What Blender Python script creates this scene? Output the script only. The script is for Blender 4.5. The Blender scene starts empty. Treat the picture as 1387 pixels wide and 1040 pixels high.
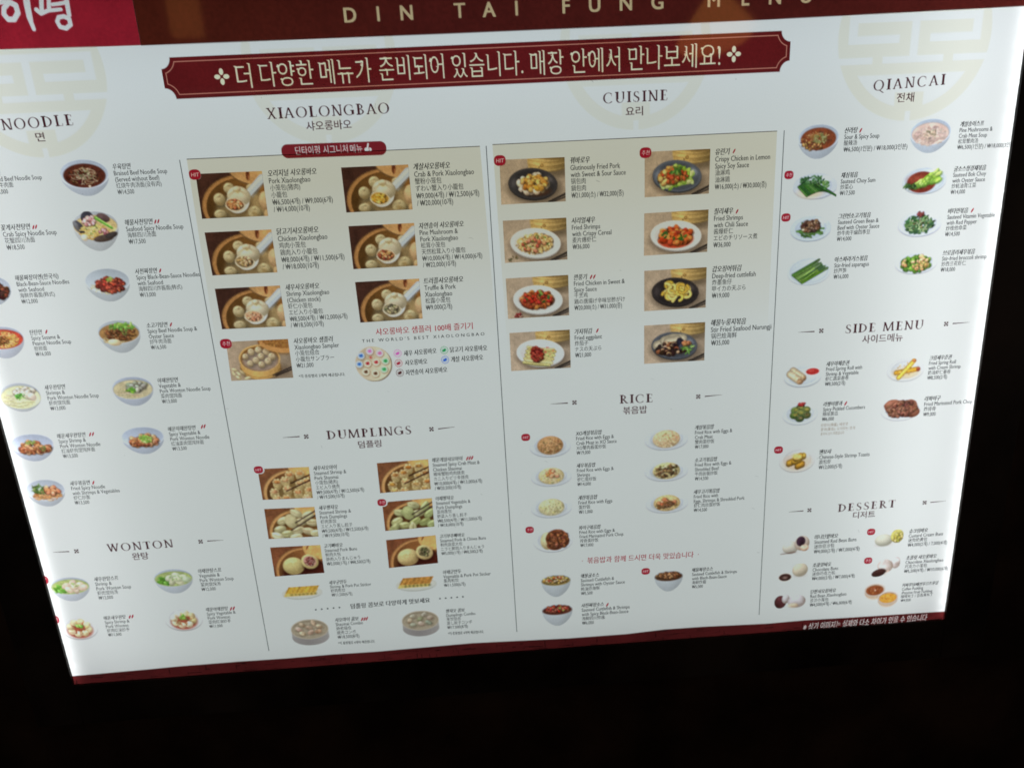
import bpy, math
import numpy as np

# ------------------------------------------------------------------ camera, world, lamps, exposure
scene = bpy.context.scene
COL = scene.collection
FPX, CX, CY = 600.0, 693.5, 520.0            # focal length and centre in photo pixels (1387 wide)
PITCH, YAW, ROLL = map(math.radians, (10.65, -1.35, -3.24))
DIST, BOARD_Z = 0.80, 1.45                   # metres to the middle of the board, its height


def rot():
    ca, sa, cb, sb, cg, sg = (math.cos(PITCH), math.sin(PITCH), math.cos(YAW), math.sin(YAW), math.cos(ROLL), math.sin(ROLL))
    rx = np.array([[1, 0, 0], [0, ca, -sa], [0, sa, ca]])
    ry = np.array([[cb, 0, sb], [0, 1, 0], [-sb, 0, cb]])
    rz = np.array([[cg, -sg, 0], [sg, cg, 0], [0, 0, 1]])
    return rz @ rx @ ry


R = rot()                                    # columns: board right, board down, board inward, in camera axes
TC = np.array([0, 0, DIST])


def P(x, y):
    """print position (right, down) in metres on the board for a point of the photo"""
    d = np.array([(x - CX) / FPX, (y - CY) / FPX, 1.0])
    n = R[:, 2]
    q = d * (n @ TC) / (n @ d) - TC
    return np.array([R[:, 0] @ q, R[:, 1] @ q])


cam_b = -R.T @ TC                            # camera in board axes
cd = bpy.data.cameras.new('camera')
cam = bpy.data.objects.new('camera', cd)
COL.objects.link(cam)
cd.sensor_width, cd.lens = 36.0, FPX / 1387 * 36.0
cd.clip_start, cd.clip_end = 0.02, 60
B2W = np.array([[1, 0, 0], [0, 0, 1], [0, -1, 0]])      # board (right, down, inward) -> world
M = np.eye(4)
M[:3, 0] = B2W @ R[0, :]
M[:3, 1] = B2W @ -R[1, :]
M[:3, 2] = B2W @ -R[2, :]
M[:3, 3] = B2W @ cam_b + np.array([0, 0, BOARD_Z])
from mathutils import Matrix, Vector
cam.matrix_world = Matrix(M.tolist())
cd.dof.use_dof = True
cd.dof.focus_distance = 0.735
cd.dof.aperture_fstop = 2.4
scene.camera = cam

w = bpy.data.worlds.new('World')
scene.world = w
w.use_nodes = True
w.node_tree.nodes['Background'].inputs[0].default_value = (1.0, 0.8, 0.65, 1)
w.node_tree.nodes['Background'].inputs[1].default_value = 0.070

vs = scene.view_settings
vs.view_transform, vs.look, vs.exposure, vs.gamma = 'Standard', 'None', 0.0, 1.0
vs.use_curve_mapping = False
scene.render.engine = 'CYCLES'
cy = scene.cycles
cy.use_denoising = True
cy.transparent_max_bounces = 24
cy.max_bounces = 6
cy.sample_clamp_indirect = 3.0
cy.pixel_filter_type = 'BLACKMAN_HARRIS'
cy.filter_width = 1.7

# board extents (right, down) in metres
L0, T0 = P(98, 915)[0], P(693, 40)[1]
R0, B0 = P(1320, 540)[0], P(690, 882)[1]
TOP = T0 - 0.16


def wp(u, v, h=0.0):
    """board right / down / out towards the viewer -> world"""
    return Vector((u, -h, BOARD_Z - v))


def area(name, u, v, depth, sx, sy, power, col):
    l = bpy.data.lights.new(name, 'AREA')
    l.shape, l.size, l.size_y, l.energy, l.color = 'RECTANGLE', sx, sy, power, col
    o = bpy.data.objects.new(name, l)
    COL.objects.link(o)
    o.location = wp(u, v, -depth)
    o.rotation_euler = (math.radians(-90), 0, 0)        # shines out through the print
    return o


BW, BH = R0 - L0, B0 - TOP
VM, UM = (TOP + B0) / 2, (L0 + R0) / 2
area('backlight_sheet', UM, VM, 0.16, BW, BH, 2.03 * BW * BH, (0.905, 1.0, 0.975))
area('backlight_upper', UM, T0 + 0.03, 0.10, BW, 0.12, 0.17, (0.62, 0.78, 1.0))
area('backlight_lower', UM, B0 - 0.02, 0.12, BW * 0.97, 0.06, 0.21, (0.93, 1.0, 0.985))
area('led_glow_left', L0 + 0.04, VM, 0.17, 0.04, BH, 0.62, (0.95, 0.985, 1.0))
area('led_glow_right', R0 - 0.06, VM, 0.19, 0.06, BH, 0.92, (0.95, 0.985, 1.0))
NLED = 40
for i in range(NLED):
    v = T0 - 0.02 + (B0 - T0 + 0.02) * (i + 0.5) / NLED
    area('led_left', L0 + 0.003, v, 0.017, 0.006, 0.010, 0.0026, (0.97, 0.99, 1.0))
    area('led_right', R0 - 0.003, v, 0.016, 0.006, 0.010, 0.0023, (0.97, 0.99, 1.0))

# ------------------------------------------------------------------ materials
PAPER = np.array([188, 196, 196.0])


def lin(c):
    c = np.asarray(c, float) / 255.0
    return np.where(c <= 0.04045, c / 12.92, ((c + 0.055) / 1.055) ** 2.4)


PAPER_L = lin(PAPER)


def ink(c):
    """film density that shows colour c (sRGB 0-255) when lit from behind"""
    return np.clip(lin(c) / PAPER_L, 0.0, 1.0)


def new_mat(name):
    m = bpy.data.materials.new(name)
    m.use_nodes = True
    nt = m.node_tree
    nt.nodes.clear()
    return m, nt, nt.nodes.new('ShaderNodeOutputMaterial')


def gloss(nt, base, out, rough=0.05, ior=1.45):
    f = nt.nodes.new('ShaderNodeFresnel')
    f.inputs['IOR'].default_value = ior
    g = nt.nodes.new('ShaderNodeBsdfGlossy')
    g.inputs['Roughness'].default_value = rough
    mx = nt.nodes.new('ShaderNodeMixShader')
    nt.links.new(f.outputs[0], mx.inputs[0])
    nt.links.new(base.outputs[0], mx.inputs[1])
    nt.links.new(g.outputs[0], mx.inputs[2])
    nt.links.new(mx.outputs[0], out.inputs[0])


def film_mat(name, col=None):
    m, nt, out = new_mat(name)
    t = nt.nodes.new('ShaderNodeBsdfTransparent')
    if col is None:
        a = nt.nodes.new('ShaderNodeVertexColor')
        a.layer_name = 'ink'
        nt.links.new(a.outputs[0], t.inputs[0])
    else:
        t.inputs[0].default_value = (*col, 1)
    nt.links.new(t.outputs[0], out.inputs[0])
    return m


def glossy_film_mat(name):
    m, nt, out = new_mat(name)
    t = nt.nodes.new('ShaderNodeBsdfTransparent')
    a = nt.nodes.new('ShaderNodeVertexColor')
    a.layer_name = 'ink'
    nt.links.new(a.outputs[0], t.inputs[0])
    gloss(nt, t, out)
    return m


FILM = film_mat('printed_film_colour')
GLOSSY = glossy_film_mat('printed_film_glossy')
INK_DARK = film_mat('printed_ink_charcoal', (0.030, 0.034, 0.040))
INK_GREY = film_mat('printed_ink_grey', (0.085, 0.092, 0.105))
INK_LINE = film_mat('printed_ink_line', (0.09, 0.075, 0.075))
INK_WINE = film_mat('printed_ink_wine', (0.085, 0.022, 0.030))
INK_RED = film_mat('printed_ink_red', (0.74, 0.060, 0.125))
INK_ROSE = film_mat('printed_ink_rose', (0.70, 0.13, 0.18))
INK_TAN = film_mat('printed_ink_tan', (0.42, 0.27, 0.18))
INK_SMUDGE = film_mat('smudge_grey', (0.80, 0.80, 0.80))

# paper: backlit translucent sheet with a faint weave and a satin surface
m, nt, out = new_mat('translucent_paper')
PAPER_MAT = m
tr = nt.nodes.new('ShaderNodeBsdfTranslucent')
tc = nt.nodes.new('ShaderNodeTexCoord')
n1 = nt.nodes.new('ShaderNodeTexNoise'); n1.inputs['Scale'].default_value = 3.0; n1.inputs['Detail'].default_value = 3
n2 = nt.nodes.new('ShaderNodeTexNoise'); n2.inputs['Scale'].default_value = 420.0; n2.inputs['Detail'].default_value = 1
nt.links.new(tc.outputs['Object'], n1.inputs['Vector'])
nt.links.new(tc.outputs['Object'], n2.inputs['Vector'])
ad = nt.nodes.new('ShaderNodeMath'); ad.operation = 'MULTIPLY_ADD'; ad.inputs[1].default_value = 0.05
nt.links.new(n1.outputs[0], ad.inputs[0])
ad2 = nt.nodes.new('ShaderNodeMath'); ad2.operation = 'MULTIPLY_ADD'; ad2.inputs[1].default_value = 0.04; ad2.inputs[2].default_value = 0.805
nt.links.new(n2.outputs[0], ad2.inputs[0])
nt.links.new(ad2.outputs[0], ad.inputs[2])
cb = nt.nodes.new('ShaderNodeCombineColor')
for i in range(3):
    nt.links.new(ad.outputs[0], cb.inputs[i])
nt.links.new(cb.outputs[0], tr.inputs[0])
gloss(nt, tr, out, 0.10)


def solid(name, col, rough=0.5, spec=0.5, noise=0.0):
    m, nt, out = new_mat(name)
    b = nt.nodes.new('ShaderNodeBsdfPrincipled')
    b.inputs['Base Color'].default_value = (*col, 1)
    b.inputs['Roughness'].default_value = rough
    b.inputs['Specular IOR Level'].default_value = spec
    if noise:
        tc = nt.nodes.new('ShaderNodeTexCoord')
        n = nt.nodes.new('ShaderNodeTexNoise')
        n.inputs['Scale'].default_value = 4
        n.inputs['Detail'].default_value = 5
        nt.links.new(tc.outputs['Object'], n.inputs['Vector'])
        r = nt.nodes.new('ShaderNodeValToRGB')
        r.color_ramp.elements[0].position, r.color_ramp.elements[1].position = 0.38, 0.66
        r.color_ramp.elements[0].color = (*[c * (1 - noise) for c in col], 1)
        r.color_ramp.elements[1].color = (*[c * (1 + noise) for c in col], 1)
        nt.links.new(n.outputs[0], r.inputs[0])
        nt.links.new(r.outputs[0], b.inputs['Base Color'])
    nt.links.new(b.outputs[0], out.inputs[0])
    return m


BLACK = solid('black_painted_steel', (0.030, 0.025, 0.023), 0.42, 0.25, 0.75)  # brownish mottling in the colour stands in for faint room reflections
DARKWALL = solid('dark_wall', (0.045, 0.028, 0.020), 0.6, 0.2, 0.5)  # mottled brown painted in place of a dim warm reflection
WHITEBOX = solid('white_enamel_inside', (0.8, 0.8, 0.8), 0.6)

# ------------------------------------------------------------------ object helpers
BASE = wp((L0 + R0) / 2, B0 + 0.09, 0)
board = bpy.data.objects.new('menu_lightbox', None)
COL.objects.link(board)
board.location = BASE
board.empty_display_size = 0.1
board['label'] = 'large backlit restaurant menu board with dish pictures, red header band and black frame'
board['category'] = 'menu board'


def link(name, me, mat, parent, label=None):
    o = bpy.data.objects.new(name, me)
    COL.objects.link(o)
    if mat is not None:
        me.materials.append(mat)
    o.parent = parent
    if label:
        o['label'] = label
    return o


def flat_mesh(name, verts, faces, h, cols=None):
    """verts: (n,2) board coordinates, drawn h metres in front of the sheet"""
    v = np.asarray(verts, float)
    n = len(v)
    co = np.empty((n, 3))
    co[:, 0] = v[:, 0] - BASE.x
    co[:, 1] = -h - BASE.y - (v[:, 2] if v.shape[1] > 2 else 0.0)
    co[:, 2] = BOARD_Z - v[:, 1] - BASE.z
    me = bpy.data.meshes.new(name)
    if isinstance(faces, np.ndarray):
        f = faces
        k = f.shape[1]
        me.vertices.add(n)
        me.vertices.foreach_set('co', co.ravel())
        me.loops.add(f.size)
        me.loops.foreach_set('vertex_index', f.ravel().astype(np.int32))
        me.polygons.add(len(f))
        me.polygons.foreach_set('loop_start', np.arange(0, f.size, k, dtype=np.int32))
        me.update(calc_edges=True)
    else:
        me.from_pydata(co.tolist(), [], [list(q) for q in faces])
    if cols is not None:
        a = me.color_attributes.new('ink', 'FLOAT_COLOR', 'POINT')
        c4 = np.ones((n, 4), np.float32)
        c4[:, :3] = cols
        a.data.foreach_set('color', c4.ravel())
    return me


def poly(name, pts, h, mat, parent, label=None):
    return link(name, flat_mesh(name, pts, [range(len(pts))], h), mat, parent, label)


def quad_px(pts):
    return [P(*p) for p in pts]


# ------------------------------------------------------------------ lettering
_tc = {}
_fc = bpy.data.curves.new('lettering_source', 'FONT')
_fo = bpy.data.objects.new('lettering_source', _fc)
COL.objects.link(_fo)
_fc.resolution_u = 2


def text_mesh(s, off=0.0):
    """triangles of a line of text of size 1, left aligned, baseline 0"""
    key = s, off
    if key not in _tc:
        _fc.body, _fc.offset = s, off
        bpy.context.view_layer.update()
        dg = bpy.context.evaluated_depsgraph_get()
        me = bpy.data.meshes.new_from_object(_fo.evaluated_get(dg))
        n = len(me.vertices)
        v = np.empty(n * 3)
        me.vertices.foreach_get('co', v)
        v = v.reshape(-1, 3)[:, :2]
        f = [list(p.vertices) for p in me.polygons]
        bpy.data.meshes.remove(me)
        _tc[key] = (v, f)
    return _tc[key]


_lc = {}


def text_loops(s):
    """outline loops of a line of text of size 1"""
    if s not in _lc:
        _fc.body, _fc.offset = s, 0.0
        bpy.context.view_layer.update()
        dg = bpy.context.evaluated_depsgraph_get()
        c = _fo.to_curve(dg)
        loops = []
        for sp in c.splines:
            bp = sp.bezier_points
            n = len(bp)
            pts = []
            for i in range(n):
                a, b = bp[i], bp[(i + 1) % n]
                p0, p1, p2, p3 = (np.array(q[:2]) for q in (a.co, a.handle_right, b.handle_left, b.co))
                for t in (0, 0.25, 0.5, 0.75):
                    pts.append(p0 * (1 - t) ** 3 + 3 * p1 * t * (1 - t) ** 2 + 3 * p2 * t * t * (1 - t) + p3 * t ** 3)
            loops.append(np.array(pts))
        _fo.to_curve_clear()
        _lc[s] = loops
    return _lc[s]


def fill_mask(loops, W, H, ss=3):
    """coverage of outline loops given in cell coordinates (x right, y down), non-zero winding"""
    w2, h2 = W * ss, H * ss
    diff = np.zeros((h2, w2 + 1))
    for lp in loops:
        a = lp * ss
        b = np.roll(a, -1, 0)
        for (x0, y0), (x1, y1) in zip(a, b):
            if y0 == y1:
                continue
            s = 1
            if y0 > y1:
                x0, y0, x1, y1, s = x1, y1, x0, y0, -1
            r0, r1 = max(0, math.ceil(y0 - 0.5)), min(h2 - 1, math.ceil(y1 - 0.5) - 1)
            if r1 < r0:
                continue
            r = np.arange(r0, r1 + 1)
            x = x0 + (r + 0.5 - y0) * (x1 - x0) / (y1 - y0)
            c = np.clip(np.ceil(x - 0.5), 0, w2).astype(int)
            np.add.at(diff, (r, c), s)
    return (np.cumsum(diff, 1)[:, :w2] != 0).astype(float)


def down(m, ss=3):
    h, w_ = m.shape
    return m.reshape(h // ss, ss, w_ // ss, ss).mean((1, 3))


def vmin(m, k):
    o = m.copy()
    for i in range(1, k + 1):
        o[i:] = np.minimum(o[i:], m[:-i])
    return o


def vmax(m, k):
    o = m.copy()
    for i in range(1, k + 1):
        o[i:] = np.maximum(o[i:], m[:-i])
    return o


# ------------------------------------------------------------------ printed pictures: a fine grid of film cells
def film_grid(name, quad, img, alpha, h, parent, mat=None, label=None, absolute=False):
    """img (H,W,3) sRGB 0-255 as seen on the lit board; quad = four board corners TL TR BR BL"""
    H, W = img.shape[:2]
    s = np.linspace(0, 1, W)
    t = np.linspace(0, 1, H)
    S, T = np.meshgrid(s, t)
    q = [np.asarray(p) for p in quad]
    pos = (q[0] * ((1 - S) * (1 - T))[..., None] + q[1] * (S * (1 - T))[..., None]
           + q[2] * (S * T)[..., None] + q[3] * ((1 - S) * T)[..., None])
    col = img if absolute else ink(img)
    a = alpha[..., None]
    col = col * a + (1 - a)
    idx = np.arange(H * W).reshape(H, W)
    f = np.stack([idx[:-1, :-1], idx[1:, :-1], idx[1:, 1:], idx[:-1, 1:]], -1).reshape(-1, 4)
    keep = (alpha.ravel()[f] > 0.01).any(1)
    f = f[keep]
    used = np.zeros(H * W, bool)
    used[f.ravel()] = True
    remap = np.cumsum(used) - 1
    me = flat_mesh(name, pos.reshape(-1, 2)[used], remap[f], h, col.reshape(-1, 3)[used])
    return link(name, me, mat or FILM, parent, label)


def smooth_noise(H, W, n, rng):
    """soft noise in -1..1 with about n blotches across"""
    gh, gw = max(2, int(n * H / W) + 2), n + 2
    g = rng.uniform(-1, 1, (gh, gw))
    y = np.linspace(0, gh - 1.001, H)
    x = np.linspace(0, gw - 1.001, W)
    yi, xi = y.astype(int), x.astype(int)
    fy, fx = (y - yi)[:, None], (x - xi)[None]
    fy, fx = fy * fy * (3 - 2 * fy), fx * fx * (3 - 2 * fx)
    a = g[yi][:, xi] * (1 - fx) + g[yi][:, xi + 1] * fx
    b = g[yi + 1][:, xi] * (1 - fx) + g[yi + 1][:, xi + 1] * fx
    return a * (1 - fy) + b * fy


class Art:
    """a small procedural print; x and y run 0..1 over the picture, asp = height / width"""

    def __init__(s, W, asp, seed, bg=None):
        s.W, s.H, s.asp = W, max(8, int(W * asp)), asp
        s.rng = np.random.default_rng(seed)
        s.X, s.Y = np.meshgrid((np.arange(s.W) + 0.5) / s.W, (np.arange(s.H) + 0.5) / s.H)
        s.px = 1.0 / s.W
        s.img = np.full((s.H, s.W, 3), 200.0)
        s.a = np.zeros((s.H, s.W))
        if bg is not None:
            s.img[:] = bg
            s.a[:] = 1

    def n(s, k):
        return smooth_noise(s.H, s.W, k, s.rng)

    def put(s, m, c):
        m = np.clip(m, 0, 1)
        c = np.asarray(c, float)
        k = m[..., None]
        s.img = s.img * (1 - k) + c * k
        s.a = np.maximum(s.a, m)

    def loc(s, cx, cy, rx, ry, rot=0.0):
        dx, dy = s.X - cx, (s.Y - cy) * s.asp
        c, q = math.cos(rot), math.sin(rot)
        u, v = (dx * c + dy * q) / rx, (-dx * q + dy * c) / (ry * s.asp)
        return u, v

    def em(s, cx, cy, rx, ry, rot=0.0, soft=1.2):
        u, v = s.loc(cx, cy, rx, ry, rot)
        d = np.sqrt(u * u + v * v)
        return np.clip((1 - d) * min(rx, ry * s.asp) / (soft * s.px) + 0.5, 0, 1)

    def ell(s, cx, cy, rx, ry, c, rot=0.0, soft=1.2, k=1.0):
        s.put(s.em(cx, cy, rx, ry, rot, soft) * k, c)

    def ball(s, cx, cy, rx, ry, c, rot=0.0, amb=0.55, rough=0.06, light=(-0.35, -0.62, 0.70), dark=(0.55, 0.42, 0.30), k=1.0, clip=None):
        u, v = s.loc(cx, cy, rx, ry, rot)
        d2 = np.clip(u * u + v * v, 0, 1)
        nz = np.sqrt(1 - d2)
        cc, q = math.cos(rot), math.sin(rot)
        nx, ny = u * cc - v * q, u * q + v * cc
        l = np.clip(nx * light[0] + ny * light[1] + nz * light[2], 0, 1)
        sh = amb + (1 - amb) * l * 1.12 + rough * s.n(max(4, int(6 / max(rx, 0.03) / 4)))
        sh = np.clip(sh, 0, 1.25)[..., None]
        c = np.asarray(c, float)
        dk = np.asarray(dark)
        col = c * (dk + (1 - dk) * sh) * (0.82 + 0.2 * sh)
        m = s.em(cx, cy, rx, ry, rot) * k
        if clip is not None:
            m = m * clip
        k3 = m[..., None]
        s.img = s.img * (1 - k3) + np.clip(col, 0, 255) * k3
        s.a = np.maximum(s.a, m)

    def seg(s, x0, y0, x1, y1, wd, c, soft=1.0, k=1.0, wd1=None):
        ax, ay = x1 - x0, (y1 - y0) * s.asp
        L = max(ax * ax + ay * ay, 1e-9)
        px, py = s.X - x0, (s.Y - y0) * s.asp
        t = np.clip((px * ax + py * ay) / L, 0, 1)
        d = np.hypot(px - t * ax, py - t * ay)
        w_ = wd if wd1 is None else wd + (wd1 - wd) * t
        m = np.clip((w_ / 2 - d) / (soft * s.px) + 0.5, 0, 1) * k
        s.put(m, c)

    def strand(s, pts, wd, c, hi=1.15):
        p = np.asarray(pts)
        d = np.full((s.H, s.W), 9.0)
        for x, y in p:
            d = np.minimum(d, np.hypot(s.X - x, (s.Y - y) * s.asp))
        m = np.clip((wd / 2 - d) / s.px + 0.5, 0, 1)
        t = np.clip(1 - d / (wd / 2), 0, 1)[..., None]
        c = np.asarray(c, float)
        col = c * (0.62 + (hi - 0.62) * t)
        s.img = s.img * (1 - m[..., None]) + np.clip(col, 0, 255) * m[..., None]
        s.a = np.maximum(s.a, m)

    def rnd_in(s, cx, cy, rx, ry):
        r, t = math.sqrt(s.rng.random()), s.rng.random() * 6.283
        return cx + r * rx * math.cos(t), cy + r * ry * math.sin(t)

    def col(s, pal, j=14):
        c = np.array(pal[s.rng.integers(len(pal))], float)
        return np.clip(c + s.rng.normal(0, j * 0.5) + s.rng.normal(0, j * 0.3, 3), 0, 255)

    def noodles(s, reg, n, pal, wd=0.018, curl=0.5, ang=None):
        for _ in range(n):
            x, y = s.rnd_in(*reg)
            th = s.rng.random() * 6.283 if ang is None else ang + s.rng.normal(0, 0.25)
            L = reg[2] * s.rng.uniform(0.5, 1.1)
            k = s.rng.normal(0, curl) * 5
            pts = []
            for t in np.linspace(-0.5, 0.5, 16):
                a = th + k * t
                px, py = x + L * t * math.cos(a), y + L * t * math.sin(a) * 0.75 / s.asp * reg[3] / reg[2] * s.asp
                if ((px - reg[0]) / reg[2]) ** 2 + ((py - reg[1]) / reg[3]) ** 2 < 1.08:
                    pts.append((px, py))
            if len(pts) > 3:
                s.strand(pts, wd, s.col(pal))

    def chunks(s, reg, n, pal, size=(0.03, 0.06), elong=1.5, amb=0.5, dark=(0.5, 0.4, 0.3)):
        pts = sorted((s.rnd_in(*reg) for _ in range(int(n * 1.8))), key=lambda p: p[1])
        for x, y in pts:
            r = s.rng.uniform(*size) * 0.74
            e = s.rng.uniform(1, elong)
            s.ell(x + 0.006, y + 0.012, r * e * 1.1, r / s.asp * 1.15, np.array(pal[0]) * 0.22, s.rng.normal(0, 0.3), 2.5, 0.6)
            s.ball(x, y, r * e, r / s.asp, s.col(pal), s.rng.uniform(-1.4, 1.4), amb=amb, rough=0.16, dark=dark)

    def leaves(s, reg, n, pal, size=(0.03, 0.07), w=0.35):
        for _ in range(int(n * 1.4)):
            x, y = s.rnd_in(*reg)
            r = s.rng.uniform(*size) * 0.86
            s.ball(x, y, r, r * w / s.asp, s.col(pal), s.rng.uniform(-1.5, 1.5), amb=0.6, rough=0.2, dark=(0.5, 0.6, 0.4))

    def speck(s, reg, n, pal, r=0.007):
        for _ in range(n):
            x, y = s.rnd_in(*reg)
            s.ell(x, y, r * s.rng.uniform(0.6, 1.6), r / s.asp, s.col(pal), s.rng.random() * 3, 1.2, 0.85)

    def finish(s, blur=1, grain=3.0, sat=1.0, tx=1.0, lift=0.0):
        mx, mn = s.img.max(2), s.img.min(2)
        chroma = np.clip((mx - mn) / np.maximum(mx, 1) * 3 - 0.35, 0, 1)
        tex = s.rng.normal(0, 1, (s.H, s.W)) * 0.07 * tx + smooth_noise(s.H, s.W, max(6, s.W // 3), s.rng) * 0.10 * tx
        s.img = np.clip(s.img * (1 + (tex * chroma)[..., None]), 0, 255)
        g = s.img.mean(2, keepdims=True)
        s.img = np.clip((g + (s.img - g) * sat) * (1 - lift) + 200 * lift, 0, 255)
        for _ in range(blur):
            for ax in (0, 1):
                w3 = s.a[..., None]
                num = s.img * w3 * 2 + np.roll(s.img * w3, 1, ax) + np.roll(s.img * w3, -1, ax)
                den = 2 * w3 + np.roll(w3, 1, ax) + np.roll(w3, -1, ax)
                s.img = np.where(den > 1e-4, num / np.maximum(den, 1e-4), s.img)
        s.img = np.clip(s.img + s.rng.normal(0, grain, (s.H, s.W, 1)), 0, 255)
        return s

    # ---- crockery
    def bowl(s, depth=0.30, tone=(206, 213, 222), soup=None, sx=0.40, sy=None, cy0=None, tall=0.0):
        """white bowl seen from above: rim ellipse, inner wall, outer body below"""
        t = np.array(tone, float) * np.array([0.90, 0.915, 0.925])
        ry = 0.5 - depth / 2
        ym = ry + 0.005
        u, v = s.loc(0.5, ym, 0.495, ry)
        body_h = 1 - ym - 0.01
        ub, vb = (s.X - 0.5) / (0.487 - 0.10 * np.clip((s.Y - ym) / body_h, 0, 1) ** 2 * (1 + tall)), (s.Y - ym) / body_h
        db = np.where(s.Y > ym, np.abs(ub) ** 2.0 + np.clip(vb, 0, 9) ** 2.3, 9)
        mb = np.clip((1 - db) / (5 * s.px) + 0.5, 0, 1)
        sh = 0.93 - 0.17 * np.clip(vb, 0, 1) + 0.05 * np.cos(ub * 2.2) - 0.05 * ub
        s.put(mb, np.clip(t * 1.0 * sh[..., None] * np.array([0.975, 0.99, 1.005]), 0, 255))
        s.put(s.em(0.5, ym, 0.495, ry), t * 1.06)
        ui, vi = s.loc(0.5, ym, 0.475, ry * 0.955)
        wall = 0.93 - 0.10 * np.clip(-vi, -1, 1) - 0.05 * ui + 0.015 * s.n(5)
        s.put(s.em(0.5, ym, 0.475, ry * 0.955), np.clip(t[None, None] * wall[..., None] * np.array([0.95, 0.98, 1.02]), 0, 255))
        if soup is not None:
            sy = sy or ry * 0.80
            c0 = cy0 if cy0 is not None else ym + ry * 0.13
            s.ell(0.5, c0 - 0.004, sx * 1.02, sy * 1.02, np.array(soup) * 0.72, soft=2)
            m = s.em(0.5, c0, sx, sy)
            c = np.array(soup, float)[None, None] * (1.0 + 0.10 * s.n(7) + 0.10 * (s.Y - 0.5))[..., None]
            s.put(m, np.clip(c, 0, 255))
            s.reg = (0.5, c0, sx, sy)
        else:
            s.reg = (0.5, ym + ry * 0.1, 0.34, ry * 0.66)
        return s

    def plate(s, tone=(207, 214, 223), depth=0.06, rot=0.0, inner=0.72):
        t = np.array(tone, float) * np.array([0.90, 0.92, 0.935])
        s.ell(0.5, 0.5 + depth, 0.492, 0.495 - depth, t * 0.74, rot, 2.5)
        s.ell(0.5, 0.5 - depth * 0.2, 0.495, 0.49 - depth * 0.6, t, rot)
        u, v = s.loc(0.5, 0.5, 0.49 * inner, 0.47 * inner, rot)
        d = np.sqrt(u * u + v * v)
        m = np.clip((1 - d) * 6 + 0.5, 0, 1)
        s.put(m, np.clip(t[None, None] * (0.975 + 0.05 * u - 0.035 * v)[..., None] * np.array([0.985, 0.995, 1.01]), 0, 255))
        ring = np.exp(-((d - 1.02) / 0.05) ** 2)
        s.put(ring * 0.55 * s.a, t * 0.84)
        s.put(np.exp(-(((u - 0.6) / 0.35) ** 2 + ((v + 0.75) / 0.25) ** 2)) * 0.7 * s.a, (235, 238, 242))
        s.reg = (0.5, 0.48, 0.32, 0.30)
        return s
# ------------------------------------------------------------------ the dishes, painted
GREEN = [(88, 132, 52), (62, 112, 40), (120, 160, 70), (48, 88, 36)]
LGREEN = [(140, 185, 70), (110, 165, 55), (165, 200, 95)]
MEAT = [(128, 70, 42), (96, 48, 30), (150, 92, 56), (78, 40, 26)]
SHRIMP = [(222, 140, 92), (208, 116, 72), (236, 170, 126)]
REDS = [(176, 52, 36), (150, 40, 28), (200, 74, 46)]
PALE = [(226, 218, 172), (214, 204, 152), (236, 230, 196)]
DOUGH = [(206, 196, 158), (216, 208, 176), (196, 184, 142)]


def d_braised(a):
    a.bowl(0.22, soup=(74, 28, 16), sx=0.41)
    r = a.reg
    a.chunks((0.5, r[1], 0.36, r[3] * 0.8), 22, [(86, 38, 20), (60, 22, 12), (104, 52, 28)], (0.02, 0.045))
    a.noodles((0.5, r[1] + 0.01, 0.30, r[3] * 0.72), 34, [(206, 180, 138), (176, 140, 96), (220, 200, 165)], 0.014, 0.6)
    a.speck((0.5, r[1] - 0.03, 0.2, r[3] * 0.45), 34, [(120, 138, 92), (86, 112, 66), (170, 176, 140)], 0.011)
    a.ell(0.56, r[1] + r[3] * 0.9, 0.028, 0.03, (210, 190, 160))


def d_seafood(a):
    a.bowl(0.34, tone=(212, 214, 212), soup=(196, 170, 110), sx=0.45)
    a.ball(0.17, 0.40, 0.17, 0.09, (60, 60, 66), 1.1, rough=0.25)
    a.ball(0.10, 0.36, 0.12, 0.06, (96, 96, 98), 1.2, rough=0.3)
    a.ball(0.36, 0.16, 0.14, 0.15, (44, 44, 52), -0.9, rough=0.2)
    a.ball(0.70, 0.18, 0.14, 0.10, (84, 62, 60), 0.4, rough=0.3)
    a.noodles((0.45, 0.52, 0.32, 0.18), 46, [(232, 200, 104), (218, 178, 76), (240, 220, 150)], 0.03, 0.35)
    a.chunks((0.38, 0.26, 0.15, 0.10), 10, [(222, 172, 170), (196, 130, 128), (236, 200, 190)], (0.035, 0.06))
    a.seg(0.55, 0.18, 0.84, 0.44, 0.075, (84, 150, 46), wd1=0.05)
    a.seg(0.55, 0.16, 0.83, 0.40, 0.025, (150, 196, 90))
    a.chunks((0.66, 0.52, 0.12, 0.06), 7, [(190, 120, 128), (140, 72, 80), (214, 164, 160)], (0.03, 0.05))
    a.ball(0.62, 0.68, 0.22, 0.085, (70, 56, 48), -0.1, rough=0.35)
    a.ball(0.80, 0.61, 0.14, 0.07, (52, 44, 42), -0.3, rough=0.3)
    a.ball(0.22, 0.64, 0.07, 0.08, (232, 222, 190), 0.2)
    a.leaves((0.4, 0.45, 0.2, 0.12), 5, GREEN, (0.02, 0.04))


def d_blacksauce(a):
    a.bowl(0.20)
    a.noodles((0.56, 0.55, 0.33, 0.22), 14, PALE, 0.02)
    a.chunks((0.62, 0.52, 0.30, 0.24), 60, [(58, 32, 22), (36, 20, 16), (84, 46, 30), (120, 60, 40)], (0.03, 0.06))


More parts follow.
